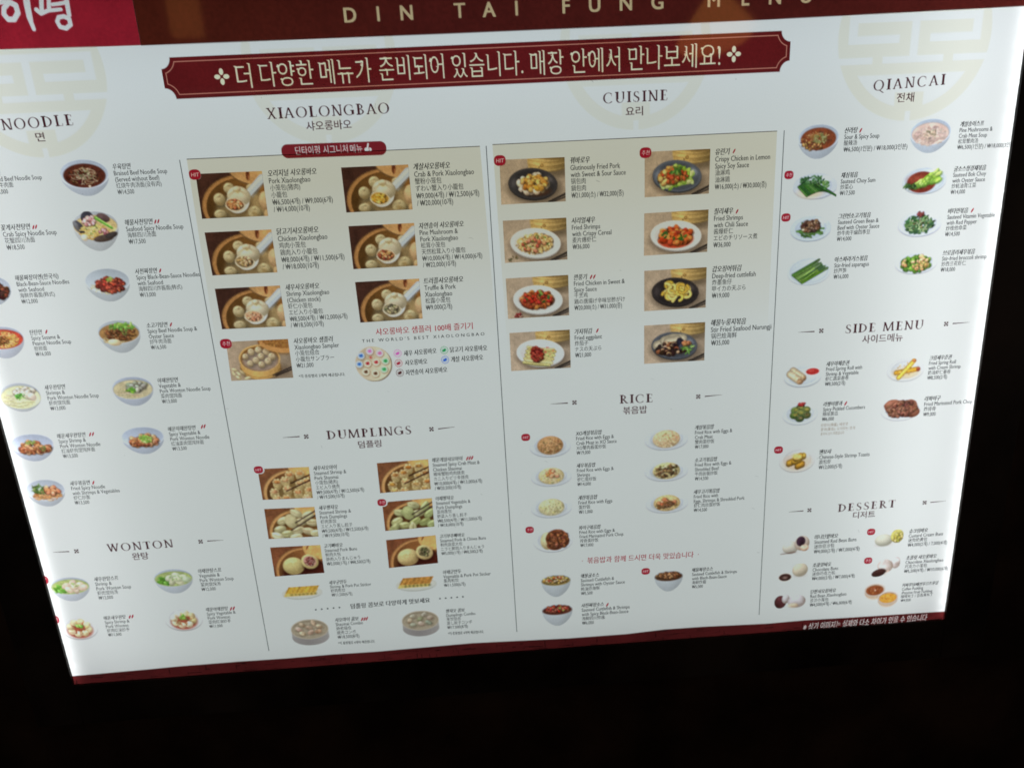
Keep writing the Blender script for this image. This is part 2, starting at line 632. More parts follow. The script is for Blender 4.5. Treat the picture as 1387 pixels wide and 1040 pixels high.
def d_redsauce(a):
    a.bowl(0.26, tone=(205, 211, 212))
    a.noodles((0.5, 0.56, 0.38, 0.20), 30, PALE, 0.022)
    a.chunks((0.55, 0.50, 0.31, 0.22), 72, [(150, 56, 38), (112, 36, 28), (186, 84, 56), (132, 44, 32)], (0.028, 0.055))
    a.chunks((0.55, 0.46, 0.16, 0.15), 9, [(200, 62, 44), (214, 90, 60)], (0.03, 0.05))
    a.leaves((0.55, 0.33, 0.07, 0.05), 14, [(110, 160, 60), (150, 190, 90)], (0.025, 0.045), 0.25)


def d_dandan(a):
    a.bowl(0.30, tone=(206, 212, 222), soup=(172, 54, 38), sx=0.455, sy=0.29)
    a.noodles((0.52, 0.42, 0.34, 0.24), 80, [(226, 186, 92), (212, 164, 70), (236, 208, 128)], 0.02, 0.4)
    a.chunks((0.46, 0.44, 0.17, 0.13), 46, [(140, 88, 40), (112, 66, 30), (166, 110, 56)], (0.018, 0.032))
    a.leaves((0.45, 0.36, 0.1, 0.04), 4, LGREEN, (0.015, 0.03))


def d_beef(a):
    a.bowl(0.30, tone=(208, 213, 214), soup=(150, 110, 60), sx=0.44)
    a.noodles((0.36, 0.58, 0.24, 0.14), 30, [(226, 212, 160), (212, 192, 130)], 0.02, 0.3)
    a.chunks((0.52, 0.40, 0.33, 0.20), 52, [(140, 86, 44), (112, 64, 34), (164, 112, 66), (92, 54, 30)], (0.022, 0.04), 3.0)
    a.leaves((0.66, 0.2, 0.24, 0.09), 14, LGREEN, (0.05, 0.09), 0.4)
    a.leaves((0.4, 0.22, 0.2, 0.06), 10, GREEN, (0.03, 0.06), 0.4)
    a.leaves((0.6, 0.36, 0.1, 0.12), 8, [(110, 130, 60), (86, 104, 44)], (0.03, 0.05))
    a.ball(0.36, 0.66, 0.15, 0.10, (232, 220, 176), 0.1, rough=0.1)


def d_wonton_noodle(a, dark=False):
    if dark:
        a.bowl(0.24, tone=(200, 207, 220), soup=(186, 176, 136), sx=0.455, sy=0.31)
        a.noodles((0.40, 0.56, 0.30, 0.17), 44, [(218, 204, 158), (202, 184, 134), (230, 220, 184)], 0.02, 0.1, 0.25)
        a.chunks((0.62, 0.36, 0.24, 0.13), 12, [(166, 172, 158), (188, 190, 176), (140, 150, 130)], (0.06, 0.09))
        a.leaves((0.46, 0.46, 0.1, 0.07), 12, [(120, 176, 60), (90, 150, 46)], (0.03, 0.06), 0.5)
    else:
        a.bowl(0.12, tone=(212, 217, 218), soup=(204, 206, 160), sx=0.45, sy=0.38)
        a.noodles((0.44, 0.58, 0.36, 0.26), 60, [(222, 224, 176), (206, 208, 150), (234, 236, 204)], 0.02, 0.15, 0.35)
        a.chunks((0.62, 0.34, 0.26, 0.14), 12, [(210, 208, 190), (190, 190, 172), (224, 220, 206)], (0.06, 0.09))
        a.ball(0.76, 0.50, 0.11, 0.13, (206, 200, 186), 0.8, rough=0.15)
        a.leaves((0.50, 0.46, 0.12, 0.09), 14, [(96, 168, 66), (70, 140, 50), (140, 196, 100)], (0.03, 0.07), 0.4)


def d_spicy_wonton(a, veg=False):
    a.bowl(0.28, tone=(202, 210, 224))
    a.noodles((0.53, 0.60, 0.36, 0.13), 20, [(200, 130, 80), (176, 100, 56)], 0.022)
    a.chunks((0.53, 0.50, 0.34, 0.19), 26, [(206, 142, 92), (186, 112, 66), (220, 170, 120), (160, 92, 56)], (0.05, 0.085))
    a.chunks((0.53, 0.60, 0.34, 0.08), 12, [(140, 70, 40), (170, 96, 56)], (0.02, 0.04))
    if veg:
        a.leaves((0.55, 0.44, 0.14, 0.14), 20, [(140, 180, 70), (106, 156, 54), (170, 200, 110)], (0.03, 0.07), 0.4)
    else:
        a.leaves((0.5, 0.32, 0.12, 0.06), 10, [(150, 170, 90), (120, 150, 70)], (0.03, 0.05), 0.4)
        a.leaves((0.72, 0.55, 0.08, 0.1), 5, [(86, 110, 50)], (0.03, 0.05))


def d_fried_noodle(a):
    a.bowl(0.24, tone=(204, 211, 218))
    a.noodles((0.52, 0.60, 0.36, 0.18), 70, [(206, 150, 84), (184, 120, 62), (222, 176, 116)], 0.024, 0.25)
    a.leaves((0.36, 0.36, 0.16, 0.14), 22, [(70, 100, 44), (96, 128, 60), (54, 80, 36), (150, 160, 90)], (0.05, 0.1), 0.25)
    a.chunks((0.65, 0.42, 0.17, 0.12), 10, SHRIMP, (0.06, 0.09))


def d_wonton_soup(a, veg=False):
    a.bowl(0.30, tone=(208, 215, 222), soup=(150, 168, 96), sx=0.455, sy=0.29)
    a.leaves((0.26, 0.46, 0.17, 0.16), 16, [(86, 150, 44), (66, 124, 36), (120, 176, 70)], (0.05, 0.09), 0.5)
    pal = [(196, 202, 176), (210, 212, 194), (180, 188, 158)] if veg else [(212, 190, 172), (224, 206, 190), (200, 200, 168)]
    for x, y in ((0.40, 0.36), (0.58, 0.27), (0.74, 0.36), (0.46, 0.52), (0.64, 0.54), (0.82, 0.46), (0.60, 0.42)):
        a.ball(x, y, 0.115, 0.12, a.col(pal), a.rng.normal(0, 0.6), rough=0.15, dark=(0.6, 0.6, 0.45))
    a.leaves((0.56, 0.36, 0.16, 0.1), 7, [(150, 190, 110), (120, 170, 80)], (0.02, 0.045))


def d_oil_wonton(a, veg=False):
    a.plate((212, 216, 216), 0.05)
    a.ell(0.5, 0.62, 0.34, 0.30, (140, 52, 30), soft=5, k=0.9)
    for i in range(8):
        t = i / 8 * 6.283 + 0.3
        a.ball(0.5 + 0.25 * math.cos(t), 0.52 + 0.24 * math.sin(t), 0.105, 0.12, a.col([(224, 212, 168), (212, 192, 140), (230, 222, 190)]), t + 1.57, rough=0.2)
        a.ball(0.5 + 0.20 * math.cos(t + 0.4), 0.52 + 0.19 * math.sin(t + 0.4), 0.06, 0.05, a.col([(206, 180, 120), (160, 70, 40), (176, 150, 90)]), t)
    for k in range(7):
        x, y = a.rnd_in(0.5, 0.52, 0.2, 0.2)
        a.seg(x, y, x + a.rng.normal(0, 0.06), y + 0.1, 0.02, (130, 52, 26), 2, 0.8)
    a.leaves((0.5, 0.45, 0.08, 0.09), 14, [(126, 184, 60), (100, 160, 46), (160, 205, 100)], (0.03, 0.06), 0.45)
    if veg:
        a.leaves((0.5, 0.5, 0.2, 0.2), 5, [(120, 110, 60), (90, 90, 50)], (0.03, 0.05))


def d_rice(a, kind):
    a.plate((205, 213, 222), 0.05)
    pal = {'xo': [(176, 132, 84), (150, 104, 60), (196, 156, 106)], 'shrimp': [(206, 192, 142), (190, 172, 120), (218, 208, 170)],
           'egg': [(204, 198, 150), (190, 184, 130), (216, 212, 172)], 'crab': [(212, 184, 140), (200, 168, 120), (226, 204, 168)],
           'beef': [(204, 190, 130), (186, 168, 108), (216, 206, 160)], 'pork': [(208, 180, 120), (192, 160, 98), (220, 198, 146)]}[kind]
    a.ell(0.5, 0.66, 0.33, 0.24, (150, 150, 140), soft=6, k=0.5)
    a.ball(0.5, 0.49, 0.31, 0.38, np.array(pal[0]) * 1.05, amb=0.5, rough=0.1, dark=(0.55, 0.5, 0.4))
    a.speck((0.5, 0.50, 0.28, 0.34), 210, pal, 0.012)
    a.speck((0.5, 0.60, 0.26, 0.24), 60, [tuple(np.array(p) * 0.72) for p in pal], 0.009)
    if kind == 'xo':
        a.speck((0.5, 0.5, 0.26, 0.3), 40, [(110, 66, 36), (92, 84, 40), (206, 170, 120)], 0.014)
    if kind == 'shrimp':
        a.chunks((0.50, 0.38, 0.18, 0.16), 7, SHRIMP, (0.05, 0.075))
        a.speck((0.5, 0.55, 0.26, 0.26), 16, [(110, 120, 60), (226, 190, 90)], 0.014)
    if kind == 'egg':
        a.speck((0.5, 0.5, 0.26, 0.3), 22, [(120, 128, 70), (226, 208, 120)], 0.014)
    if kind == 'crab':
        a.speck((0.55, 0.4, 0.22, 0.22), 22, [(224, 150, 110), (236, 214, 150), (130, 120, 60)], 0.016)
    if kind == 'beef':
        a.chunks((0.5, 0.5, 0.25, 0.28), 18, [(110, 80, 46), (80, 56, 36), (140, 108, 66)], (0.025, 0.045), 2.6)
        a.leaves((0.56, 0.36, 0.2, 0.2), 9, [(90, 110, 60), (230, 220, 180)], (0.03, 0.05))
    if kind == 'pork':
        a.chunks((0.5, 0.5, 0.2, 0.16), 9, SHRIMP, (0.045, 0.07))
        a.chunks((0.5, 0.6, 0.26, 0.2), 12, [(150, 96, 50), (120, 84, 50)], (0.02, 0.035), 2.4)


def d_porkrice(a):
    a.plate((208, 214, 220), 0.04)
    a.ball(0.36, 0.52, 0.17, 0.34, (206, 200, 150), rough=0.15)
    d = [(0.60, 0.45, 0.28, 0.36), (0.56, 0.68, 0.22, 0.22), (0.74, 0.52, 0.16, 0.28)]
    for x, y, p, q in d:
        a.ball(x, y, p, q, (122, 64, 34), a.rng.normal(0, 0.3), rough=0.35)
    a.chunks((0.62, 0.50, 0.27, 0.34), 46, [(138, 76, 40), (104, 50, 28), (166, 100, 58), (90, 42, 24)], (0.03, 0.055), 2.0)


def d_cup(a, pal, extra):
    a.bowl(0.52, tone=(206, 213, 216), soup=np.array(pal[0]) * 0.6, sx=0.45, sy=0.20, tall=0.35)
    a.chunks((0.5, 0.22, 0.40, 0.15), 42, pal, (0.035, 0.065))
    a.chunks((0.5, 0.22, 0.34, 0.12), 12, extra, (0.03, 0.05))


def d_hotsour(a):
    a.bowl(0.26, tone=(202, 211, 220), soup=(122, 54, 26), sx=0.41, sy=0.31)
    r = a.reg
    a.noodles((0.45, r[1] + 0.05, 0.36, 0.26), 40, [(186, 136, 66), (206, 164, 96), (150, 96, 44), (96, 44, 24)], 0.022, 0.5)
    a.chunks((0.4, 0.6, 0.26, 0.12), 14, [(200, 150, 80), (120, 70, 36)], (0.02, 0.04), 2)
    a.leaves((0.53, 0.42, 0.18, 0.13), 26, [(140, 140, 84), (104, 112, 60), (176, 172, 120)], (0.02, 0.05), 0.4)


def d_crabsoup(a):
    a.bowl(0.24, tone=(200, 212, 224), soup=(202, 176, 164), sx=0.43, sy=0.31)
    a.noodles((0.5, 0.5, 0.38, 0.27), 60, [(214, 190, 178), (190, 160, 148), (226, 206, 196)], 0.024, 0.5)
    a.leaves((0.53, 0.46, 0.16, 0.13), 20, [(160, 146, 126), (126, 112, 96), (206, 180, 160)], (0.025, 0.055), 0.45)


def d_choysum(a):
    a.plate((196, 206, 222), 0.05)
    a.ell(0.40, 0.72, 0.28, 0.22, (214, 190, 150), soft=8, k=0.8)
    for i in range(17):
        x, y = 0.13 + i * 0.031, 0.50 + 0.004 * i - 0.20 * math.sin(i / 16 * 3.0)
        p = [(x + t * 0.20 + 0.01 * i * t, y + t * 0.34) for t in np.linspace(0, 1, 22)]
        a.strand(p, 0.050, (22, 54, 20), 1.0)
        a.strand(p, 0.036, a.col([(58, 128, 40), (84, 156, 56), (44, 104, 36), (120, 180, 80)]))
    a.leaves((0.44, 0.30, 0.27, 0.15), 40, [(34, 78, 34), (44, 96, 44), (28, 60, 32), (70, 120, 60)], (0.03, 0.06), 0.45)
    a.leaves((0.72, 0.46, 0.09, 0.14), 12, [(70, 130, 50), (50, 100, 40), (110, 160, 76)], (0.03, 0.06), 0.45)
    a.speck((0.46, 0.30, 0.22, 0.12), 36, [(190, 205, 190)], 0.006)


def d_bokchoy(a):
    a.plate((198, 210, 222), 0.05, inner=0.85)
    a.ell(0.44, 0.55, 0.33, 0.37, (104, 34, 22), soft=2)
    a.ell(0.36, 0.42, 0.2, 0.12, (150, 66, 44), soft=9, k=0.6)
    a.leaves((0.30, 0.66, 0.24, 0.06), 24, [(40, 70, 30), (56, 92, 36), (30, 50, 26), (80, 120, 50)], (0.05, 0.09), 0.3)
    for i in range(34):
        t = (i + a.rng.random()) / 34
        x, y = 0.30 + 0.52 * t, 0.64 - 0.34 * t + a.rng.uniform(-1, 1) * (0.03 + 0.17 * t)
        a.ell(x + 0.015, y + 0.035, 0.085, 0.075, (58, 98, 26), -0.5, 3, 0.7)
        a.ball(x, y, 0.088, 0.070, a.col([(150, 190, 66), (118, 168, 52), (176, 210, 104)], 12), a.rng.normal(-0.55, 0.35), rough=0.2, dark=(0.35, 0.5, 0.2))
        if i % 3 == 0:
            a.seg(x - 0.06, y + 0.06, x + 0.06, y - 0.05, 0.010, (200, 224, 140), 2, 0.6)
    a.leaves((0.24, 0.70, 0.13, 0.06), 12, [(40, 70, 30), (56, 92, 36), (30, 50, 26)], (0.04, 0.07), 0.3)


def d_greenbean(a):
    a.plate((196, 210, 224), 0.05)
    for _ in range(26):
        x, y = a.rnd_in(0.48, 0.58, 0.26, 0.2)
        t = a.rng.normal(0.3, 0.7)
        a.strand([(x + k * math.cos(t), y + k * math.sin(t) / a.asp) for k in np.linspace(-0.1, 0.1, 14)], 0.042, a.col([(62, 104, 44), (84, 128, 58), (48, 84, 36)]))
    a.chunks((0.5, 0.40, 0.20, 0.22), 44, [(110, 74, 52), (84, 54, 40), (140, 100, 72), (66, 42, 32)], (0.028, 0.05), 2.0)
    a.ball(0.32, 0.53, 0.035, 0.04, (226, 214, 190))
    a.speck((0.5, 0.4, 0.2, 0.2), 12, [(196, 176, 150)], 0.012)


def d_asparagus(a):
    a.plate((205, 217, 226), 0.03, inner=0.85)
    for i in range(10):
        o = i / 9
        x0, y0 = 0.14 + 0.22 * o, 0.60 + 0.28 * o
        x1, y1 = 0.70 + 0.20 * o - 0.05 * (i % 3), 0.14 + 0.26 * o + 0.03 * (i % 4)
        p = [(x0 + (x1 - x0) * t, y0 + (y1 - y0) * t) for t in np.linspace(0, 1, 36)]
        a.strand(p, 0.060, (40, 84, 24), 1.0)
        a.strand(p, 0.044, a.col([(116, 166, 62), (90, 146, 52), (146, 188, 88)], 16))
        a.strand([(x1 - 0.07 + 0.09 * t, y1 + 0.07 - 0.09 * t) for t in np.linspace(0, 1, 8)], 0.038, a.col([(66, 104, 60), (92, 124, 78)]))


def d_vitamin(a):
    a.plate((204, 212, 228), 0.05)
    a.leaves((0.5, 0.52, 0.31, 0.34), 60, [(36, 70, 38), (48, 92, 50), (26, 50, 30), (60, 104, 56)], (0.05, 0.10), 0.35)
    a.noodles((0.5, 0.52, 0.30, 0.30), 32, [(130, 166, 104), (100, 146, 80), (166, 190, 136), (60, 100, 60)], 0.026, 0.35, 1.9)
    a.chunks((0.52, 0.16, 0.10, 0.08), 6, [(150, 70, 66), (120, 50, 50)], (0.025, 0.045))
    a.speck((0.5, 0.5, 0.26, 0.3), 14, [(150, 80, 60), (200, 210, 170)], 0.012)


def d_broccoli(a):
    a.plate((208, 216, 226), 0.05)
    a.chunks((0.5, 0.56, 0.34, 0.30), 40, [(96, 156, 42), (72, 128, 34), (130, 180, 62), (58, 104, 30)], (0.045, 0.075), 1.3, dark=(0.4, 0.5, 0.2))
    a.chunks((0.52, 0.52, 0.32, 0.28), 13, [(222, 168, 112), (206, 148, 96), (232, 190, 140)], (0.045, 0.065))
    a.speck((0.5, 0.5, 0.34, 0.3), 60, [(150, 196, 80), (60, 104, 30)], 0.012)


def d_springroll(a):
    a.plate((205, 215, 222), 0.06)
    a.ell(0.75, 0.38, 0.205, 0.19, (216, 220, 224))
    a.ell(0.75, 0.44, 0.19, 0.18, (190, 196, 202))
    a.ell(0.75, 0.34, 0.205, 0.165, (220, 224, 228))
    a.ell(0.75, 0.34, 0.175, 0.135, (168, 34, 30))
    a.ell(0.71, 0.31, 0.06, 0.03, (206, 90, 80), soft=3, k=0.7)
    for x, y in ((0.34, 0.40), (0.27, 0.52)):
        a.strand([(x + t * 0.26 - 0.10, y + t * 0.30 - 0.12) for t in np.linspace(0, 1, 26)], 0.20, (216, 196, 158))
        a.ball(x + 0.17, y + 0.20, 0.085, 0.12, (166, 130, 92), 0.3, rough=0.3)
    a.speck((0.35, 0.45, 0.2, 0.2), 20, [(196, 166, 120), (230, 214, 180)], 0.014)


def d_creamroll(a):
    a.plate((206, 211, 212), 0.04)
    a.ell(0.52, 0.62, 0.32, 0.22, (206, 170, 100), soft=8, k=0.6)
    a.strand([(0.26 + t * 0.54, 0.60 - t * 0.10) for t in np.linspace(0, 1, 30)], 0.13, (206, 152, 40))
    a.ball(0.84, 0.50, 0.055, 0.09, (150, 70, 46))
    a.strand([(0.34 + t * 0.36, 0.80 - t * 0.64) for t in np.linspace(0, 1, 40)], 0.13, (226, 186, 66))
    a.ball(0.71, 0.15, 0.05, 0.06, (190, 116, 60))
    a.speck((0.5, 0.5, 0.24, 0.3), 16, [(160, 110, 30), (240, 210, 120)], 0.014)


def d_cucumber(a):
    a.plate((206, 215, 222), 0.04)
    pts = [(0.50, 0.26), (0.36, 0.36), (0.66, 0.36), (0.50, 0.48), (0.34, 0.56), (0.68, 0.58), (0.50, 0.70)]
    for x, y in pts:
        a.ball(x, y, 0.125, 0.15, a.col([(74, 92, 42), (60, 76, 36), (92, 110, 54)]), rough=0.2, dark=(0.5, 0.5, 0.3))
        a.ell(x + 0.02, y - 0.02, 0.055, 0.05, a.col([(170, 164, 74), (150, 140, 60), (120, 110, 60)]), 0.2, 3)
    a.speck((0.5, 0.5, 0.28, 0.3), 20, [(150, 110, 60), (60, 44, 30)], 0.014)
    a.chunks((0.54, 0.12, 0.10, 0.05), 8, [(170, 36, 36), (196, 60, 52)], (0.03, 0.045))


def d_porkchop(a):
    a.plate((212, 218, 224), 0.04)
    for x, y, p, q, r in ((0.32, 0.36, 0.24, 0.30, 0.2), (0.55, 0.46, 0.34, 0.34, 0.2), (0.70, 0.40, 0.20, 0.30, -0.4), (0.78, 0.62, 0.2, 0.24, 0.1), (0.40, 0.62, 0.22, 0.2, 0.0), (0.22, 0.3, 0.15, 0.16, 0)):
        a.ball(x, y, p, q, (134, 82, 62), r, rough=0.3)
    a.chunks((0.53, 0.48, 0.36, 0.32), 60, [(140, 88, 66), (116, 66, 50), (160, 106, 82), (100, 56, 44)], (0.03, 0.055), 2.0)


def d_toast(a):
    a.plate((210, 212, 210), 0.04)
    a.ell(0.5, 0.6, 0.36, 0.30, (206, 170, 130), soft=10, k=0.6)
    for x, y, r in ((0.60, 0.38, 0.2), (0.34, 0.56, -0.1), (0.58, 0.68, 0.25), (0.48, 0.50, 0.1), (0.52, 0.38, -0.2)):
        c = a.col([(216, 160, 42), (226, 176, 62), (200, 140, 34)], 8)
        for dy, cc in ((0.06, c * 0.6), (0.0, c)):
            a.strand([(x - 0.06 + t * 0.12, y + dy + 0.03 - t * 0.06) for t in np.linspace(0, 1, 10)], 0.155, cc, 1.08)
    a.ell(0.49, 0.38, 0.12, 0.10, (232, 196, 110), 0.2, 4)


def bun(a, x, y, rx, ry, c, fill=None, fx=0, fy=0, fr=0.5, dark=(0.6, 0.58, 0.55)):
    a.ell(x, y + ry * 0.75, rx * 1.02, ry * 0.4, (150, 146, 140), soft=5, k=0.6)
    a.ball(x, y, rx, ry, np.array(c) * 0.93, rough=0.05, amb=0.42, dark=dark)
    if fill is not None:
        a.ball(x + fx, y + fy, rx * fr, ry * fr, fill, rough=0.3)


def d_redbean_bun(a):
    bun(a, 0.38, 0.62, 0.26, 0.34, (216, 214, 200))
    a.ball(0.74, 0.42, 0.24, 0.40, (206, 200, 192), rough=0.1, amb=0.4)
    a.ball(0.70, 0.32, 0.145, 0.26, (52, 30, 46), rough=0.3)
    a.ball(0.83, 0.68, 0.14, 0.18, (214, 184, 160), rough=0.2)
    a.seg(0.08, 0.95, 0.55, 0.88, 0.03, (90, 60, 50), 2)


def d_custard_bun(a):
    bun(a, 0.34, 0.60, 0.31, 0.36, (204, 208, 190))
    a.ball(0.78, 0.40, 0.22, 0.40, (190, 188, 96), rough=0.25)
    a.chunks((0.80, 0.46, 0.15, 0.28), 16, [(196, 192, 84), (170, 166, 60), (214, 208, 130)], (0.04, 0.06))


def d_choco_bun(a):
    bun(a, 0.72, 0.34, 0.24, 0.36, (218, 208, 182))
    a.ell(0.27, 0.70, 0.25, 0.26, (222, 212, 204))
    a.ball(0.27, 0.68, 0.19, 0.19, (52, 28, 24), rough=0.3)
    a.ell(0.27, 0.70, 0.07, 0.06, (130, 104, 96), soft=3)


def d_choco_xlb(a):
    a.ball(0.84, 0.30, 0.17, 0.30, (200, 198, 202), rough=0.2, amb=0.4)
    a.ball(0.50, 0.44, 0.27, 0.34, (202, 198, 196), 0.4, rough=0.22, amb=0.4)
    for t in np.linspace(-0.9, 0.9, 6):
        a.seg(0.48, 0.16, 0.5 + 0.24 * t, 0.62, 0.014, (172, 164, 160), 3, 0.6)
    a.ball(0.30, 0.78, 0.25, 0.20, (56, 30, 26), -0.25, rough=0.25)
    a.seg(0.50, 0.92, 0.62, 0.70, 0.04, (206, 180, 160), 3)


def d_redbean_xlb(a):
    a.ball(0.20, 0.52, 0.19, 0.42, (74, 34, 36), rough=0.35)
    a.ball(0.36, 0.34, 0.12, 0.3, (190, 192, 200), rough=0.1, amb=0.4)
    a.ball(0.71, 0.54, 0.28, 0.42, (196, 198, 208), rough=0.14, amb=0.4)
    a.ball(0.60, 0.80, 0.17, 0.16, (206, 186, 150), rough=0.2, k=0.7)
    for t in np.linspace(-0.8, 0.8, 6):
        a.seg(0.70, 0.16, 0.71 + 0.24 * t, 0.66, 0.014, (182, 184, 192), 3, 0.5)


def d_pudding(a):
    for x, y, c, c2 in ((0.30, 0.27, (124, 60, 26), (150, 88, 50)), (0.70, 0.60, (206, 140, 42), (226, 176, 80))):
        a.ell(x, y + 0.16, 0.25, 0.22, (192, 178, 158), soft=4)
        a.ell(x, y + 0.09, 0.285, 0.24, (176, 156, 132))
        a.ell(x, y, 0.30, 0.245, (160, 152, 146))
        a.ell(x, y - 0.004, 0.287, 0.235, (196, 192, 186))
        a.ell(x, y + 0.008, 0.265, 0.21, (150, 128, 104))
        a.ell(x, y + 0.02, 0.245, 0.185, c)
        a.speck((x, y + 0.01, 0.2, 0.13), 26, [c, c2, tuple(np.array(c) * 0.8)], 0.022)
    a.speck((0.30, 0.27, 0.04, 0.03), 3, [(220, 200, 170)], 0.014)


def d_potsticker(a, brown=False):
    a.ell(0.5, 0.58, 0.49, 0.40, (150, 156, 150), soft=2)
    a.ell(0.5, 0.54, 0.49, 0.38, (178, 184, 178))
    a.ell(0.5, 0.52, 0.45, 0.33, (186, 190, 180), soft=4)
    top = (190, 142, 40) if not brown else (178, 124, 50)
    X, Y = a.X, a.Y
    sk = X - 0.24 * (0.62 - Y)
    m = np.clip((sk - 0.06) / 0.015, 0, 1) * np.clip((0.82 - sk) / 0.015, 0, 1)
    mt = m * np.clip((Y - 0.10) / 0.03, 0, 1) * np.clip((0.55 - Y) / 0.03, 0, 1)
    ms = m * np.clip((Y - 0.50) / 0.03, 0, 1) * np.clip((0.74 - Y) / 0.03, 0, 1)
    a.put(ms, (206, 176, 92))
    c = np.array(top)[None, None] * (1 + 0.16 * a.n(12) + 0.12 * np.sin(sk * 46 + 4 * Y))[..., None]
    a.put(mt, np.clip(c, 0, 255))
    for i in range(7):
        a.ell(0.24 + i * 0.095, 0.63, 0.035, 0.07, (120, 104, 34) if not brown else (90, 92, 40), soft=3, k=0.8)
        a.seg(0.30 + i * 0.095, 0.18, 0.24 + i * 0.095, 0.50, 0.03, (214, 176, 80) if not brown else (150, 92, 30), 4, 0.7)


def d_tray(a, pal, extra):
    t = (168, 162, 152)
    a.ell(0.5, 0.66, 0.49, 0.33, (122, 120, 119))
    m = np.clip((a.Y - 0.36) * 40, 0, 1) * np.clip((0.66 - a.Y) * 40, 0, 1) * np.clip((0.49 - abs(a.X - 0.5)) * 60, 0, 1)
    a.put(m, (134, 132, 130))
    a.put(a.a * np.clip(np.sin(a.Y * 60) * 0.5, 0, 1) * 0.25 * (a.Y > 0.5), (110, 106, 102))
    a.put(a.a * np.clip(abs(a.X - 0.42) * 1.4, 0, 1) * 0.4, (172, 171, 170))
    a.ell(0.5, 0.38, 0.495, 0.375, (172, 165, 148))
    a.ell(0.5, 0.385, 0.465, 0.345, (128, 118, 98))
    a.ell(0.5, 0.42, 0.45, 0.30, (150, 140, 118))
    a.speck((0.5, 0.42, 0.42, 0.28), 60, [(136, 126, 104), (164, 154, 132)], 0.012)
    for i, (x, y) in enumerate(((0.32, 0.20), (0.62, 0.16), (0.22, 0.36), (0.50, 0.32), (0.76, 0.30), (0.30, 0.53), (0.52, 0.50), (0.72, 0.48))):
        a.ell(x + 0.01, y + 0.05, 0.10, 0.07, (96, 88, 72), soft=4, k=0.6)
        a.ball(x, y, 0.095, 0.075, a.col(pal if i % 2 == 0 or not extra else extra), a.rng.normal(0, 0.5), rough=0.25)
        a.ell(x, y - 0.02, 0.03, 0.02, np.array(pal[0]) * 0.75, soft=2, k=0.5)


# ---- framed photographs
def basket(a, bg, rim=(166, 116, 64), wall=(100, 66, 28), floor=(138, 116, 76), cx=0.63, cy=0.76, rx=0.60, ry=0.70):
    a.img[:] = np.clip(np.array(bg)[None, None] * (1 + 0.12 * a.n(9) + 0.05 * a.n(30))[..., None], 0, 255)
    a.ell(cx, cy, rx, ry, np.array(rim) * 0.72)
    a.ell(cx + 0.004, cy + 0.008, rx * 0.985, ry * 0.98, rim)
    a.ell(cx + 0.012, cy + 0.02, rx * 0.93, ry * 0.94, np.array(rim) * 1.08)
    a.ell(cx + 0.014, cy + 0.025, rx * 0.915, ry * 0.925, np.array(wall) * 0.8)
    m = a.em(cx + 0.016, cy + 0.03, rx * 0.905, ry * 0.915)
    u, v = a.loc(cx + 0.016, cy + 0.03, rx * 0.905, ry * 0.915)
    a.put(m, np.clip(np.array(wall)[None, None] * (1.12 + 0.35 * u - 0.10 * v + 0.07 * a.n(8))[..., None], 0, 255))
    for k in range(5):
        d = np.sqrt(u * u + v * v)
        a.put(m * np.exp(-((d - 0.95 + 0.055 * k) / 0.008) ** 2) * 0.28, np.array(wall) * 0.6)
    a.ell(cx + 0.05, cy + 0.16, rx * 0.78, ry * 0.72, np.array(floor) * 0.72, soft=8)
    m = a.em(cx + 0.07, cy + 0.18, rx * 0.74, ry * 0.68, soft=10)
    a.put(m, np.clip(np.array(floor)[None, None] * (1.0 + 0.16 * a.n(6) + 0.3 * (a.X - 0.6))[..., None], 0, 255))


def lid(a, x=0.82, y=-0.06, rx=0.34, ry=0.33, c=(192, 144, 88), mark=True, rot=0.25):
    a.ell(x, y + 0.03, rx * 1.01, ry, np.array(c) * 0.55, rot, 3)
    m = a.em(x, y, rx, ry, rot)
    a.put(m, np.clip(np.array(c)[None, None] * (1 + 0.10 * a.n(8) + 0.25 * (a.X - 0.85))[..., None], 0, 255))
    if mark:
        a.ell(0.775, 0.08, 0.028, 0.11, (96, 44, 22), 0.08, 1.5)
        a.ell(0.785, 0.13, 0.012, 0.05, (160, 98, 56), 0.1, 1.5)


def pleated(a, x, y, rx, ry, c, n=9, knot=True, rot=0.0):
    a.ell(x + rx * 0.35, y + ry * 0.5, rx * 1.05, ry * 0.8, np.array(c) * 0.35, 0, 6, 0.6)
    a.ball(x, y, rx, ry, c, rot, amb=0.48, rough=0.08, dark=(0.42, 0.34, 0.2))
    for i in range(n):
        t = -2.4 + 4.8 * i / (n - 1)
        a.seg(x, y - ry * 0.55, x + rx * 0.85 * math.sin(t), y - ry * 0.45 + ry * 0.9 * (0.5 - 0.5 * math.cos(t)), rx * 0.09, np.array(c) * 0.72, 2.2, 0.45)
    if knot:
        a.ball(x, y - ry * 0.55, rx * 0.28, ry * 0.26, np.array(c) * 1.04, amb=0.5, rough=0.1)
        a.ell(x, y - ry * 0.50, rx * 0.10, ry * 0.08, np.array(c) * 0.62, soft=2, k=0.7)


